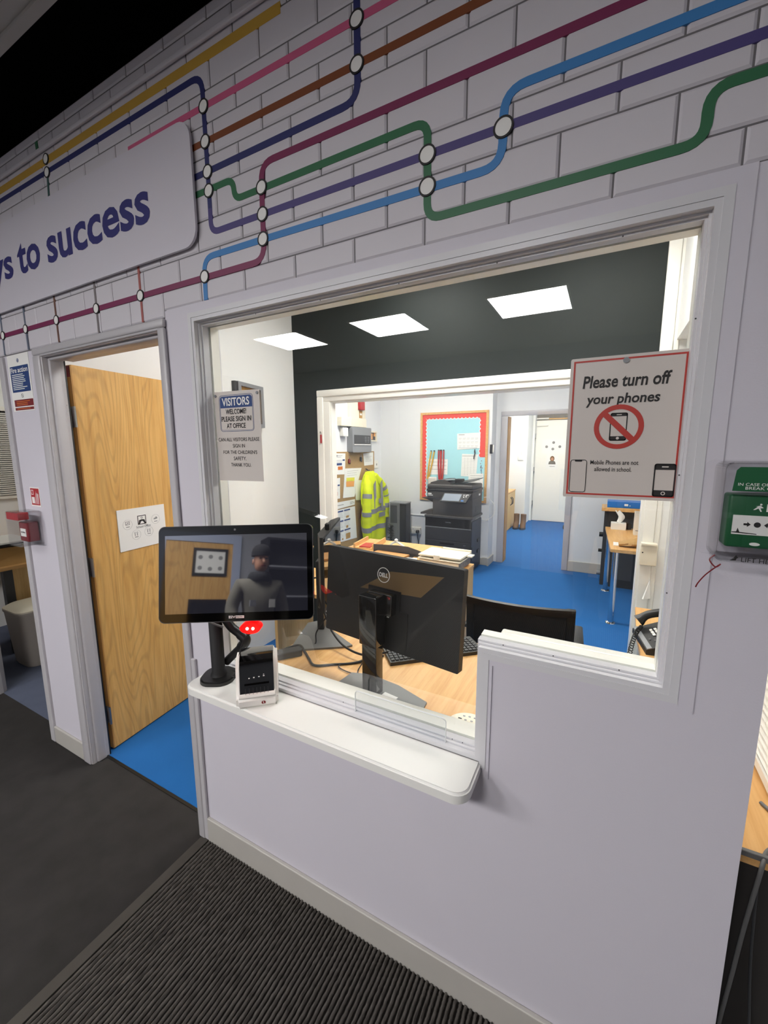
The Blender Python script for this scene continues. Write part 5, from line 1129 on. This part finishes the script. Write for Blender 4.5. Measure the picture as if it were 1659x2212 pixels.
ob = root('key_box', 'small framed key box with orange contents right of the alarm panel', 'box', (BX, 4.43, 1.755))
q = rect(4.33, 1.755, 4.53, 1.905)
part('frame', G().strip(q, inset(q, 0.02), 0.0, 0.03, Lf), 'cream', ob, world=True)
part('inside', G().prism(inset(q, 0.019), 0.0, 0.008, Lf), 'dark_grey', ob, world=True)
part('orange_tag', G().prism(rect(4.36, 1.785, 4.42, 1.87), 0.008, 0.014, Lf).prism(rect(4.455, 1.83, 4.50, 1.885), 0.008, 0.014, Lf), 'orange_trim', ob, world=True, kind='stuff')
sw = root('light_switch', 'white light switch by the corner right of the cork board', 'switch', (BX, 4.53, 1.35))
part('plate', G().rbox((BX, 4.485, 1.355), (BX+0.014, 4.585, 1.468), 0.004), 'white_pl', sw, 30, world=True)
part('rocker', G().prism(rect(4.525, 1.395, 4.545, 1.425), 0.014, 0.018, Lf), 'grey_plastic', sw, world=True)
ck = single('cork_board', G().prism(rect(3.30, 0.30, 4.455, 1.61), 0.001, 0.018, Lf), 'cork', 'brown cork board covered in papers on the back room wall', 'cork board')
def cp1(g, mp): lines(g, 3.45, 3.60, 1.565, 2, 0.02, 0.005, mp); g.prism(circ(3.47, 1.56, 0.012, 10), 0, 0.0006, mp); lines(g, 3.44, 3.62, 1.50, 2, 0.02, 0.004, mp)
def bars(P, ): return lambda g, mp: [g.prism(rect(*p), 0, 0.0006, mp) for p in P]
sheet('safety_sheet', 'safety sheet with navy and orange bars at the top left of the cork board', [(3.418, 1.318), (3.651, 1.311), (3.669, 1.588), (3.421, 1.594)], Lf, 0.019, cp1, extra=((bars([(3.45, 1.435, 3.58, 1.465), (3.60, 1.49, 3.65, 1.512)]), 'ink_blue'), (bars([(3.485, 1.375, 3.595, 1.42)]), 'orange_ink')))
sheet('rules_sheet', 'sheet with small blue and red marks at the left edge of the cork board', [(3.414, 1.000), (3.521, 0.998), (3.531, 1.271), (3.416, 1.269)], Lf, 0.019, None, extra=((bars([(3.47, 1.165, 3.52, 1.185), (3.43, 1.105, 3.46, 1.135)]), 'ink_blue'), (bars([(3.43, 1.04, 3.465, 1.09)]), 'ink_red')))
sheet('large_plan', 'large white plan with pinned notes in the middle of the cork board', [(3.588, 0.995), (3.875, 0.984), (4.077, 1.378), (3.645, 1.388)], Lf, 0.022, lambda g, mp: [lines(g, 3.70, 4.0, 1.35, 3, 0.03, 0.003, mp)])
sheet('sticky_notes', 'orange sticky notes on the large plan', [(3.665, 1.140), (3.860, 1.130), (3.870, 1.205), (3.668, 1.212)], Lf, 0.026, None, cat='note', mt='orange_trim')
M['sticky_y'] = mat('sticky_yellow', 'e6e04a', 0.6)
sheet('sticky_notes', 'yellow sticky notes above the orange ones on the large plan', [(3.672, 1.214), (3.872, 1.207), (3.880, 1.255), (3.676, 1.262)], Lf, 0.026, None, cat='note', mt='sticky_y')
sheet('paper_wad', 'thick wad of white sheets left of the yellow jacket', [(3.901, 0.931), (4.076, 0.916), (4.093, 1.204), (3.881, 1.213)], Lf, 0.028)
sheet('letter_sheet', 'white letter at the top right of the cork board', [(4.157, 1.406), (4.418, 1.411), (4.422, 1.597), (4.131, 1.580)], Lf, 0.020, lambda g, mp: lines(g, 4.19, 4.38, 1.54, 5, 0.018, 0.003, mp))
def cal2(g, mp):
    for j in range(3):
        for i in range(2): lines(g, 3.435+0.17*i, 3.585+0.17*i, 0.80-0.135*j, 4, 0.02, 0.003, mp, seed=j)
def cal3(g, mp):
    for j in range(3):
        for i in range(2): g.prism(rect(3.435+0.17*i, 0.812-0.135*j, 3.585+0.17*i, 0.832-0.135*j), 0, 0.0006, mp)
def cal4(g, mp):
    g.prism(rect(3.65, 0.715, 3.72, 0.745), 0, 0.0006, mp); g.prism(rect(3.65, 0.575, 3.70, 0.610), 0, 0.0006, mp); g.prism(rect(3.64, 0.42, 3.75, 0.50), 0, 0.0006, mp)
    g.prism(rect(3.54, 0.425, 3.575, 0.45), 0, 0.0006, mp)
wcal = sheet('wall_calendar', 'large wall calendar with blue headings at the bottom of the cork board', [(3.465, 0.408), (3.924, 0.387), (3.905, 0.60), (3.883, 0.850), (3.43, 0.850)], Lf, 0.022, cal2, cat='calendar', extra=((cal3, 'ink_blue'), (cal4, 'kraft')))
hd = root('calendar_header', 'white header strip lettered SEN above the wall calendar', 'paper', (BX+0.02, 3.65, 0.87))
part('sheet', G().prism([(3.42, 0.862), (3.875, 0.872), (3.883, 0.948), (3.42, 0.952)], 0.024, 0.0255, Lf), 'paper', hd, world=True)
g = G(); text(g, 'SEN', 3.75, 0.888, 3.86, 0.928, lambda u, v, w: Lf(u, v, w+0.0255)); lines(g, 3.44, 3.60, 0.912, 1, 0.02, 0.008, lambda u, v, w: Lf(u, v, w+0.0255)); part('lettering', g, 'ink_grey', hd, world=True)
for i, (y, z) in enumerate(((3.755, 1.50), (4.06, 1.52))):
    kk = root('key_bunch', ('red key bunch hanging on the cork board below the alarm panel', 'black key bunch hanging beside the white letter')[i], 'keys', (BX+0.03, y, z))
    part('ring', G().tube([(BX+0.025, y, z+0.045), (BX+0.03, y-0.015, z+0.02), (BX+0.03, y, z), (BX+0.03, y+0.015, z+0.02), (BX+0.025, y, z+0.045)], 0.003, 5), 'steel', kk, world=True)
    part('fob', G().rbox((BX+0.022, y-0.028, z-0.045), (BX+0.035, y+0.012, z+0.012), 0.004), ('dark_red', 'black')[i], kk, world=True)
    part('key', G().rbox((BX+0.022, y+0.010, z-0.055), (BX+0.030, y+0.030, z+0.005), 0.003), 'dark_grey', kk, world=True)
single('red_pen', G().tube([(BX+0.03, 4.005, 0.655), (BX+0.03, 4.055, 0.80)], 0.006, 8), 'red', 'red pen hanging on the cork board left of the yellow jacket', 'pen', 40)
single('small_card', G().prism(rect(3.96, 0.545, 4.10, 0.655), 0.0185, 0.021, Lf), 'kraft', 'small buff card low on the cork board beside the jacket', 'card')
# ---- hi-vis jacket on a hook
jk = root('hi_vis_jacket', 'fluorescent yellow high-visibility jacket with grey bands hanging on a hook', 'jacket', (BX+0.05, 4.25, 0.17))
def jring(z, y0, y1, dep, ph, n=36, amp=0.012):
    c = (y0+y1)/2; hw = (y1-y0)/2; out = []
    for k in range(n):
        a = 2*PI*k/n; f_ = 1+amp/hw*3*math.sin(7*a+ph)+amp/hw*2*math.sin(11*a-ph*1.7)
        out.append((BX+0.130+dep*math.sin(a)*(1+0.20*math.sin(5*a+ph)), c+hw*math.cos(a)*f_, z+0.008*math.sin(3*a+ph)))
    return out
JP = [(1.325, 4.03, 4.19, 0.025), (1.29, 4.00, 4.25, 0.045), (1.20, 3.95, 4.33, 0.06), (1.08, 3.92, 4.42, 0.075), (0.95, 3.93, 4.48, 0.085), (0.80, 3.94, 4.50, 0.09), (0.65, 3.95, 4.53, 0.09), (0.50, 3.97, 4.55, 0.09), (0.35, 3.98, 4.57, 0.088), (0.24, 4.02, 4.56, 0.085), (0.205, 4.06, 4.52, 0.070)]
def jat(z):
    for a, b in zip(JP, JP[1:]):
        if a[0] >= z >= b[0]:
            t = (a[0]-z)/(a[0]-b[0]); return tuple(a[i]+(b[i]-a[i])*t for i in range(4))
    return JP[-1]
def jloft(z0, z1, n, grow):
    R_ = []
    for i in range(n+1):
        z = z0+(z1-z0)*i/n; q = jat(z); R_.append(jring(z, q[1]-grow, q[2]+grow, q[3]+grow, z*5))
    return R_
part('body', G().loft(jloft(1.325, 0.205, 30, 0.0)), 'hivis', jk, 60, world=True)
part('reflective_band', G().loft(jloft(0.80, 0.73, 3, 0.004), False), 'reflect', jk, 60, world=True)
part('reflective_band', G().loft(jloft(0.545, 0.475, 3, 0.004), False), 'reflect', jk, 60, world=True)
for (P_, r0) in (([(BX+0.14, 4.02, 1.27), (BX+0.19, 3.95, 1.05), (BX+0.19, 3.93, 0.80), (BX+0.18, 3.945, 0.55), (BX+0.17, 3.99, 0.25)], 0.065), ([(BX+0.14, 4.24, 1.27), (BX+0.18, 4.42, 1.08), (BX+0.17, 4.51, 0.90), (BX+0.16, 4.53, 0.62)], 0.062)):
    C_ = bez(P_, 8)
    slv = part('sleeve', G().tube(C_, [r0*(0.7+0.3*min(1, i/5))*(1+0.07*math.sin(i*1.9)) for i in range(len(C_))], 14), 'hivis', jk, 60, world=True)
    for f0, f1 in ((0.30, 0.36), (0.52, 0.59), (0.74, 0.81)):
        i0, i1 = int(f0*len(C_)), max(int(f1*len(C_)), int(f0*len(C_))+1)
        part('reflective_band', G().tube(C_[i0:i1+1], [r0*1.07]*(i1-i0+1), 14), 'reflect', jk, 60, world=True, under=slv)
for y in (4.10, 4.30): part('reflective_band', G().prism([(y-0.03, 1.20-0.05), (y+0.03, 1.20), (y+0.055, 0.80), (y-0.01, 0.80)], 0.222, 0.226, Lf), 'reflect', jk, world=True)
part('chest_patch', G().prism(rrect(4.22, 0.655, 4.40, 0.72, 0.005), 0.226, 0.230, Lf).prism(rrect(4.22, 0.86, 4.32, 0.93, 0.005), 0.222, 0.228, Lf), 'reflect', jk, world=True, kind='stuff')
single('coat_hook', G().tube(bez([(BX+0.018, 4.20, 1.36), (BX+0.05, 4.20, 1.345), (BX+0.105, 4.14, 1.325), (BX+0.125, 4.12, 1.345)]), 0.009, 8), 'dark_grey', 'dark coat hook holding the yellow jacket', 'hook', 50)

# ---- right side of the back room: counter, desk, small items
rc = root('reception_counter', 'dark grey counter with wooden ledge at the right of the back room', 'counter', (0.25, 4.5, 0))
part('front_panel', G().box((0.075, 4.46, 0), (0.465, 4.49, 0.92)), 'dark_grey', rc, world=True)
part('ledge', G().rbox((0.0, 4.36, 0.925), (0.465, 4.70, 0.965), 0.004), 'desk_wood', rc, world=True)
part('side_cabinet', G().box((0.035, 4.50, 0.0), (0.460, 4.88, 0.92)), 'dark_grey', rc, world=True)
for z, s in ((0.60, 1.3), (0.40, 0.9), (0.12, 1.3)): part('knob', G().tube([(0.035, 4.62, z), (-0.005*s, 4.62, z)], 0.022*s, 10), ('black', 'black', 'grey_plastic')[int(z < 0.2)*2], rc, 40, world=True)
fo = root('blue_folder', 'bright blue folder box lying on the counter ledge', 'folder', (0.25, 4.5, 0.966))
part('box', G().rbox((0.055, 4.40, 0.966), (0.42, 4.62, 1.035), 0.004), 'blue_ink2', fo, world=True)
part('label', G().prism(rect(0.225, 0.990, 0.262, 1.014), 0.0, 0.002, front(4.40)).prism(rect(0.275, 0.990, 0.285, 1.0), 0.0, 0.002, front(4.40)), 'paper', fo, world=True, kind='stuff')
td = root('small_desk', 'beech desk on chrome legs at the right of the back room', 'desk', (0.25, 3.8, 0))
part('worktop', G().prism([(0.098, 3.232), (0.465, 3.228), (0.465, 4.44), (0.052, 4.44)], -0.028, 0.0, flat(0.73)), 'desk_wood', td, world=True)
for x, y in ((0.144, 3.30), (0.098, 4.29), (0.41, 3.30)):
    part('leg', G().lathe([(0.045, 0), (0.042, 0.008), (0.026, 0.014), (0.026, 0.70)], (x, y, 0), 18), 'chrome', td, 40, world=True)
tb = root('tissue_box', 'white tissue box with a tissue pulled up on the small desk', 'tissue box', (0.18, 4.33, 0.73))
part('box', G().rbox((0.105, 4.28, 0.7305), (0.255, 4.40, 0.805), 0.003), 'paper', tb, world=True)
R_ = []
for i in range(7):
    t = i/6; c = (0.185+0.02*math.sin(t*4)-0.008*t, 4.34, 0.805+0.13*t); w_ = 0.030*(1-0.5*abs(t-0.4)); R_.append([(c[0]+w_*math.cos(a)*(1+0.3*math.sin(3*a+t*3)), c[1]+0.5*w_*math.sin(a), c[2]+0.012*math.cos(2*a)) for a in [2*PI*k/12 for k in range(12)]])
part('tissue', G().loft(R_), 'paper', tb, 50, world=True)
M['bag_paper'] = mat('bag_paper', 'e4dccf', 0.7)
pb = root('paper_bag', 'white paper carrier bag standing on the small desk', 'bag', (0.38, 4.1, 0.73))
part('bag', G().box((0.315, 4.03, 0.7305), (0.46, 4.035, 0.96)).box((0.315, 4.035, 0.7305), (0.318, 4.15, 0.97)).box((0.315, 4.145, 0.7305), (0.46, 4.15, 0.975)).box((0.457, 4.035, 0.7305), (0.46, 4.15, 0.965)).box((0.318, 4.035, 0.7305), (0.457, 4.145, 0.735)), 'bag_paper', pb, world=True)
part('print', G().prism(rect(0.33, 0.775, 0.43, 0.785), 0, 0.001, front(4.03)), 'ink_grey', pb, world=True)
single('black_stapler', G().rbox((0.36, 3.78, 0.7305), (0.46, 3.86, 0.79), 0.02), 'black', 'black rounded stapler by the paper bag', 'stapler', 40)
single('black_mug', G().lathe([(0.025, 0), (0.028, 0.07), (0.022, 0.068), (0.02, 0.01)], (0.285, 4.36, 0.7305), 18), 'black', 'small black pot beside the tissue box', 'pot', 40)
R_ = []
for i in range(9):
    t = i/8; hw = 0.055+0.02*math.sin(t*PI); hh = 0.018+0.032*t; R_.append([(0.165+0.20*t, 3.42+hw*math.cos(a)*(1+0.12*math.sin(5*a+t*6)), 0.732+hh+hh*math.sin(a)*(1+0.15*math.sin(4*a+3*t))) for a in [2*PI*k/14 for k in range(14)]])
single('paper_package', G().loft(R_), 'kraft', 'crumpled brown paper package at the front of the small desk', 'package', 30)
single('white_note', G().box((0.122, 3.40, 0.7305), (0.165, 3.55, 0.736)), 'paper', 'white slip of paper beside the crumpled package', 'paper')

# ---- corridor items
cb = root('low_cupboard', 'pale oak cupboard with bow handles in the corridor', 'cupboard', (-1.85, 7.5, 0))
part('body', G().box((-2.05, 7.10, 0), (-1.66, 7.98, 0.76)), 'oak_dim', cb, world=True)
part('top', G().box((-2.07, 7.08, 0.76), (-1.64, 8.0, 0.785)), 'desk_wood', cb, world=True)
for i, (a, b) in enumerate(((7.11, 7.535), (7.545, 7.97))):
    dr = part('door', G().box((-1.66, a, 0.02), (-1.642, b, 0.75)), 'oak_dim', cb, world=True)
    y = b-0.05 if i == 0 else a+0.05
    hh = part('handle', G().tube(bez([(-1.642, y, 0.50), (-1.612, y, 0.53), (-1.605, y, 0.58), (-1.612, y, 0.63), (-1.642, y, 0.66)]), 0.008, 8), 'dark_grey', None, 50)
    hh.parent = dr; hh.matrix_parent_inverse = ROOTM[cb.name].inverted()
single('white_cup', G().lathe([(0.02, 0), (0.028, 0.03), (0.045, 0.13), (0.040, 0.13), (0.02, 0.02)], (-1.72, 7.2, 0.7855), 16), 'white_pl', 'white cup on the cupboard in the corridor', 'cup', 40)
M['boot'] = mat('brown_boot', '6f5238', 0.7, var=0.15)
for i, x in enumerate((-1.545, -1.41)):
    bt = root('ankle_boot', ('brown boot on the corridor floor nearest the cupboard', 'brown boot on the corridor floor right of its pair')[i], 'boot', (x, 7.68, 0), group='pair of boots in the corridor')
    R_ = [[(x+0.055*math.cos(a)*s, 7.72+dy+0.055*math.sin(a)*s2, z) for a in [2*PI*k/14 for k in range(14)]] for z, s, s2, dy in ((0.03, 1.0, 2.2, -0.06), (0.08, 1.0, 2.0, -0.05), (0.12, 1.0, 1.3, -0.01), (0.17, 1.0, 1.0, 0.0), (0.30, 1.05, 1.05, 0.0))]
    part('shaft', G().loft(R_), 'boot', bt, 60, world=True)
    part('sole', G().loft([[(x+0.060*math.cos(a), 7.66+0.125*math.sin(a), z) for a in [2*PI*k/14 for k in range(14)]] for z in (0.0, 0.04)]), 'dark_grey', bt, 40, world=True)
sw = root('corridor_switch', 'white switch with vertical conduit on the corridor wall', 'switch', (-1.58, 8.14, 1.4))
part('plate', G().rbox((-1.645, 8.13, 1.39), (-1.535, 8.15, 1.50), 0.005), 'white_pl', sw, 30, world=True)
part('conduit', G().box((-1.60, 8.135, 1.50), (-1.57, 8.15, 2.7)), 'white_pl', sw, world=True)
Df = front(8.829)
sheet('door_notice', 'notice with pictograms on the white corridor door', [(-1.262, 1.51), (-0.80, 1.50), (-0.785, 1.83), (-1.262, 1.83)], Df, 0.001, lambda g, mp: [g.prism(circ(u, v, 0.03, 10), 0, 0.001, mp) for u, v in ((-1.03, 1.76), (-1.17, 1.67), (-0.90, 1.67), (-1.04, 1.62))], cat='sign')
pp = sheet('portrait_sheet', 'sheet with a small portrait below the pictogram notice on the corridor door', [(-1.16, 1.18), (-0.915, 1.18), (-0.915, 1.495), (-1.16, 1.495)], Df, 0.003, lambda g, mp: g.prism(rect(-1.09, 1.235, -0.98, 1.245), 0, 0.001, mp), cat='sign')
part('portrait_shoulders', G().prism([(-1.115, 1.285), (-0.965, 1.285), (-0.975, 1.34), (-1.01, 1.365), (-1.07, 1.365), (-1.105, 1.34)], 0.0045, 0.006, Df), 'mid_grey', pp, world=True)
part('portrait_hair', G().prism(circ(-1.04, 1.41, 0.045, 18, 0.058), 0.0045, 0.0065, Df), 'boot', pp, world=True)
part('portrait_face', G().prism(circ(-1.04, 1.402, 0.026, 16, 0.036), 0.0066, 0.008, Df), 'skin', pp, world=True)
single('chair_castor', G().tube([(-0.66, 8.0, 0.05), (-0.60, 7.98, 0.05)], 0.05, 14).tube([(-0.63, 7.99, 0.06), (-0.52, 8.02, 0.09)], 0.03, 10), 'black', 'black chair castor just visible in the corridor doorway', 'castor', 40)

# ---- side room items
sd = root('side_desk', 'oak desk in the side room at the left edge', 'desk', (-4.5, 0.9, 0))
part('worktop', G().box((-4.90, 0.12, 0.705), (-4.145, 1.75, 0.73)), 'desk_wood', sd, world=True)
part('side_panel', G().box((-4.20, 0.42, 0), (-4.175, 1.72, 0.705)), 'oak_dim', sd, world=True)
part('dark_leg', G().box((-4.22, 0.36, 0), (-4.17, 0.42, 0.705)), 'dark_grey', sd, world=True)
bn = root('waste_bin', 'grey waste bin with cream lid in the side room', 'bin', (-3.86, 0.46, 0))
BM = Matrix.Translation((-3.90, 0.47, 0))
R_ = [[(p[0], p[1], z) for p in rrect(-0.155*s, -0.19*s, 0.155*s, 0.19*s, 0.07, 5)] for z, s in ((0.0, 0.86), (0.02, 0.90), (0.42, 1.03), (0.43, 1.06), (0.445, 1.06))]
part('body', G().loft(R_).xf(BM), 'bin', bn, 50, world=True)
R_ = [[(p[0], p[1], z) for p in rrect(-0.16*s, -0.198*s, 0.16*s, 0.198*s, 0.07, 5)] for z, s in ((0.445, 1.02), (0.455, 1.02), (0.475, 0.85), (0.48, 0.6))]
part('lid', G().loft(R_).xf(BM), 'bin_lid', bn, 50, world=True)
eb = root('envelope_box', 'open brown cardboard wallet of papers on the side room desk', 'box', (-4.4, 0.55, 0.73))
part('wallet', G().add([(-4.60, 0.22, 0.731), (-4.20, 0.22, 0.731), (-4.20, 0.75, 0.731), (-4.60, 0.75, 0.731), (-4.62, 0.22, 0.85), (-4.22, 0.22, 0.88), (-4.26, 0.66, 0.86), (-4.62, 0.72, 0.84)], [(3, 2, 1, 0), (4, 5, 6, 7), (0, 1, 5, 4), (1, 2, 6, 5), (2, 3, 7, 6), (3, 0, 4, 7)]), 'kraft', eb, world=True)
single('ring_binder', G().rbox((-4.62, 0.24, 0.885), (-4.21, 0.62, 0.905), 0.004), 'black', 'black binder lying on the brown cardboard wallet', 'binder')
single('paper_pile', G().box((-4.61, 0.22, 0.906), (-4.20, 0.60, 0.918)), 'paper', 'white papers on top of the black binder', 'paper')

# ================================================================== BEHIND THE CAMERA (mirrored in the kiosk screen)
d3 = root('door_3', 'oak door with framed notice on the wall opposite the window', 'door', (-0.41, -4.7, 0), kind='structure')
bk = lambda u, v, w: (u, -4.70+w, v)
part('leaf', G().prism(rect(-0.82, 0.0, 0.0, 2.12), 0.0, 0.03, bk), 'door_wood', d3, world=True)
M['blue_frame'] = mat('pale_blue_frame', 'aab4cc', 0.4)
q = [(-0.93, 0.0), (0.11, 0.0), (0.11, 2.24), (-0.93, 2.24)]
part('frame', G().box((-0.93, -4.70, 0), (-0.82, -4.655, 2.24)).box((0.0, -4.70, 0), (0.11, -4.655, 2.24)).box((-0.82, -4.70, 2.12), (0.0, -4.655, 2.24)), 'blue_frame', d3, world=True)
part('glass_panel', G().prism(rect(-0.50, 0.85, -0.04, 1.38), 0.03, 0.036, bk), 'black_gloss', d3, world=True)
fn = root('framed_notice', 'black framed notice on the oak door behind the visitor', 'sign', (-0.28, -4.66, 1.68))
q = [(-0.49, 1.68), (-0.06, 1.68), (-0.06, 2.04), (-0.49, 2.04)]
part('frame', G().strip(q, inset(q, 0.035), 0.031, 0.05, bk), 'black', fn, world=True)
part('sheet', G().prism(inset(q, 0.034), 0.031, 0.04, bk), 'paper', fn, world=True)
g = G()
for (u, v) in ((-0.40, 1.92), (-0.275, 1.93), (-0.15, 1.92), (-0.40, 1.78), (-0.275, 1.77), (-0.15, 1.78)): g.prism(circ(u, v, 0.028, 10), 0.04, 0.042, bk)
part('pictograms', g, 'ink_grey', fn, world=True, kind='stuff')
bc = root('display_cabinet', 'dark bookcase beside the oak door behind the visitor', 'cabinet', (0.75, -4.45, 0))
part('case', G().box((0.38, -4.69, 0), (0.41, -4.35, 2.2)).box((1.22, -4.69, 0), (1.25, -4.35, 2.2)).box((0.41, -4.69, 0), (1.22, -4.66, 2.2)).box((0.41, -4.66, 2.17), (1.22, -4.35, 2.2)), 'trousers', bc, world=True)
for z in (0.5, 0.95, 1.4, 1.8): part('shelf', G().box((0.41, -4.66, z), (1.22, -4.36, z+0.02)), 'lobby_wall', bc, world=True)
# the visitor
def skin_obj(name, nodes, edges, m, parent, sub=2, rootv=0):
    me = bpy.data.meshes.new(name); me.from_pydata([n[:3] for n in nodes], edges, []); o = bpy.data.objects.new(name, me); COL.objects.link(o)
    sk_ = o.modifiers.new('skin', 'SKIN'); sk_.use_smooth_shade = True
    for i, n in enumerate(nodes):
        r = n[3]; me.skin_vertices[0].data[i].radius = (r, n[4] if len(n) > 4 else r)
        me.skin_vertices[0].data[i].use_root = (i == rootv)
    ss = o.modifiers.new('sub', 'SUBSURF'); ss.levels = sub; ss.render_levels = sub
    dg = bpy.context.evaluated_depsgraph_get(); dg.update(); ne = bpy.data.meshes.new_from_object(o.evaluated_get(dg))
    ne.polygons.foreach_set('use_smooth', [True]*len(ne.polygons)); bpy.data.objects.remove(o); bpy.data.meshes.remove(me)
    ne.materials.clear(); ne.materials.append(M[m]); o = bpy.data.objects.new(name, ne); link(o, parent); return o
pe = root('person', 'visitor in dark beanie and grey-green jacket, seen mirrored in the kiosk screen', 'person', (-0.03, -3.2, 0), math.radians(0))
# local: faces +Y; body nodes (x, y, z, radius)
bn_ = [(0, 0, 0.98, 0.16), (0, 0, 1.12, 0.155), (0, 0, 1.28, 0.175), (0, -0.01, 1.44, 0.15), (0, 0, 1.53, 0.065), (0, 0.01, 1.60, 0.06),
       (-0.19, -0.01, 1.46, 0.085), (-0.27, -0.02, 1.22, 0.068), (-0.24, 0.12, 1.02, 0.055), (0.19, -0.01, 1.46, 0.085), (0.27, -0.02, 1.22, 0.068), (0.24, 0.12, 1.02, 0.055),
       (-0.10, 0, 0.90, 0.11), (-0.11, 0.01, 0.50, 0.075), (-0.11, -0.01, 0.10, 0.055), (0.10, 0, 0.90, 0.11), (0.11, 0.01, 0.50, 0.075), (0.11, -0.01, 0.10, 0.055),
       (-0.12, 0.12, 0.045, 0.042), (0.12, 0.12, 0.045, 0.042)]
be = [(0, 1), (1, 2), (2, 3), (3, 4), (4, 5), (3, 6), (6, 7), (7, 8), (3, 9), (9, 10), (10, 11), (0, 12), (12, 13), (13, 14), (0, 15), (15, 16), (16, 17), (14, 18), (17, 19)]
skin_obj('body', bn_, be, 'jacket_cloth', pe)
hn = [(0, 0.02, 1.60, 0.055), (0, 0.035, 1.66, 0.072, 0.082), (0, 0.02, 1.74, 0.080, 0.095), (0, 0.01, 1.80, 0.065, 0.08)]
hd_ = skin_obj('head', hn, [(0, 1), (1, 2), (2, 3)], 'skin', pe)
part('nose', G().loft([[(0.013*math.cos(a), 0.108, 1.735+0.010*math.sin(a)) for a in [2*PI*k/8 for k in range(8)]], [(0.016*math.cos(a), 0.138, 1.695+0.011*math.sin(a)) for a in [2*PI*k/8 for k in range(8)]]]), 'skin', pe, 60)
for s in (-1, 1):
    part('ear', G().loft([[(s*(0.078+0.008*i), 0.015+0.018*math.cos(a)*(1-0.2*i), 1.705+0.032*math.sin(a)*(1-0.2*i)) for a in [2*PI*k/10 for k in range(10)]] for i in range(2)]), 'skin', pe, 60)
    part('eye', G().loft([[(s*0.032+0.013*r*math.cos(a), 0.112-0.002*i, 1.735+0.007*r*math.sin(a)) for a in [2*PI*k/10 for k in range(10)]] for i, r in ((0, 0.6), (2, 1.0))]), 'ink', pe, 60)
part('mouth', G().rbox((-0.024, 0.100, 1.655), (0.024, 0.116, 1.662), 0.003), 'dark_red', pe)
R_ = [[(0.098*s*math.cos(a), 0.018+0.112*s*math.sin(a), z) for a in [2*PI*k/20 for k in range(20)]] for z, s in ((1.765, 1.0), (1.80, 1.01), (1.84, 0.92), (1.875, 0.68), (1.892, 0.3))]
part('beanie', G().loft(R_), 'beanie', pe, 60)
part('scarf', G().lathe([(0.11, 0), (0.125, 0.035), (0.115, 0.075), (0.095, 0.10)], (0, 0.005, 1.50), 20), 'scarf', pe, 60)
for s in (-1, 1):
    hb = (s*0.235, 0.15, 1.0)
    hnod = [(hb[0], hb[1], hb[2], 0.024, 0.034), (hb[0]-s*0.01, hb[1]+0.045, hb[2]-0.035, 0.018, 0.040), (hb[0]-s*0.012, hb[1]+0.075, hb[2]-0.055, 0.015, 0.036)]
    hed = [(0, 1), (1, 2)]
    hand = skin_obj('hand', hnod, hed, 'skin', pe, 1)
    for k, ln in enumerate((0.062, 0.072, 0.068, 0.052)):
        o0 = Vector((hb[0]-s*0.012+(k-1.5)*0.019, hb[1]+0.070, hb[2]-0.052)); d1_ = Vector((0, 0.6, -0.8)).normalized(); d2_ = Vector((0, 0.15, -1)).normalized()
        f_ = [tuple(o0)+(0.0088,), tuple(o0+d1_*ln*0.5)+(0.0082,), tuple(o0+d1_*ln*0.5+d2_*ln*0.5)+(0.0068,)]
        skin_obj('finger', f_, [(0, 1), (1, 2)], 'skin', pe, 1)
    o0 = Vector((hb[0]-s*0.035, hb[1]+0.025, hb[2]-0.015)); skin_obj('thumb', [tuple(o0)+(0.010,), tuple(o0+Vector((-s*0.022, 0.028, -0.020)))+(0.0095,), tuple(o0+Vector((-s*0.030, 0.052, -0.040)))+(0.0075,)], [(0, 1), (1, 2)], 'skin', pe, 1)
part('badge', G().box((0.06, 0.168, 1.24), (0.12, 0.174, 1.32)), 'paper', pe)
part('chest_patch', G().box((-0.13, 0.150, 1.25), (-0.07, 0.172, 1.31)), 'lobby_wall', pe)
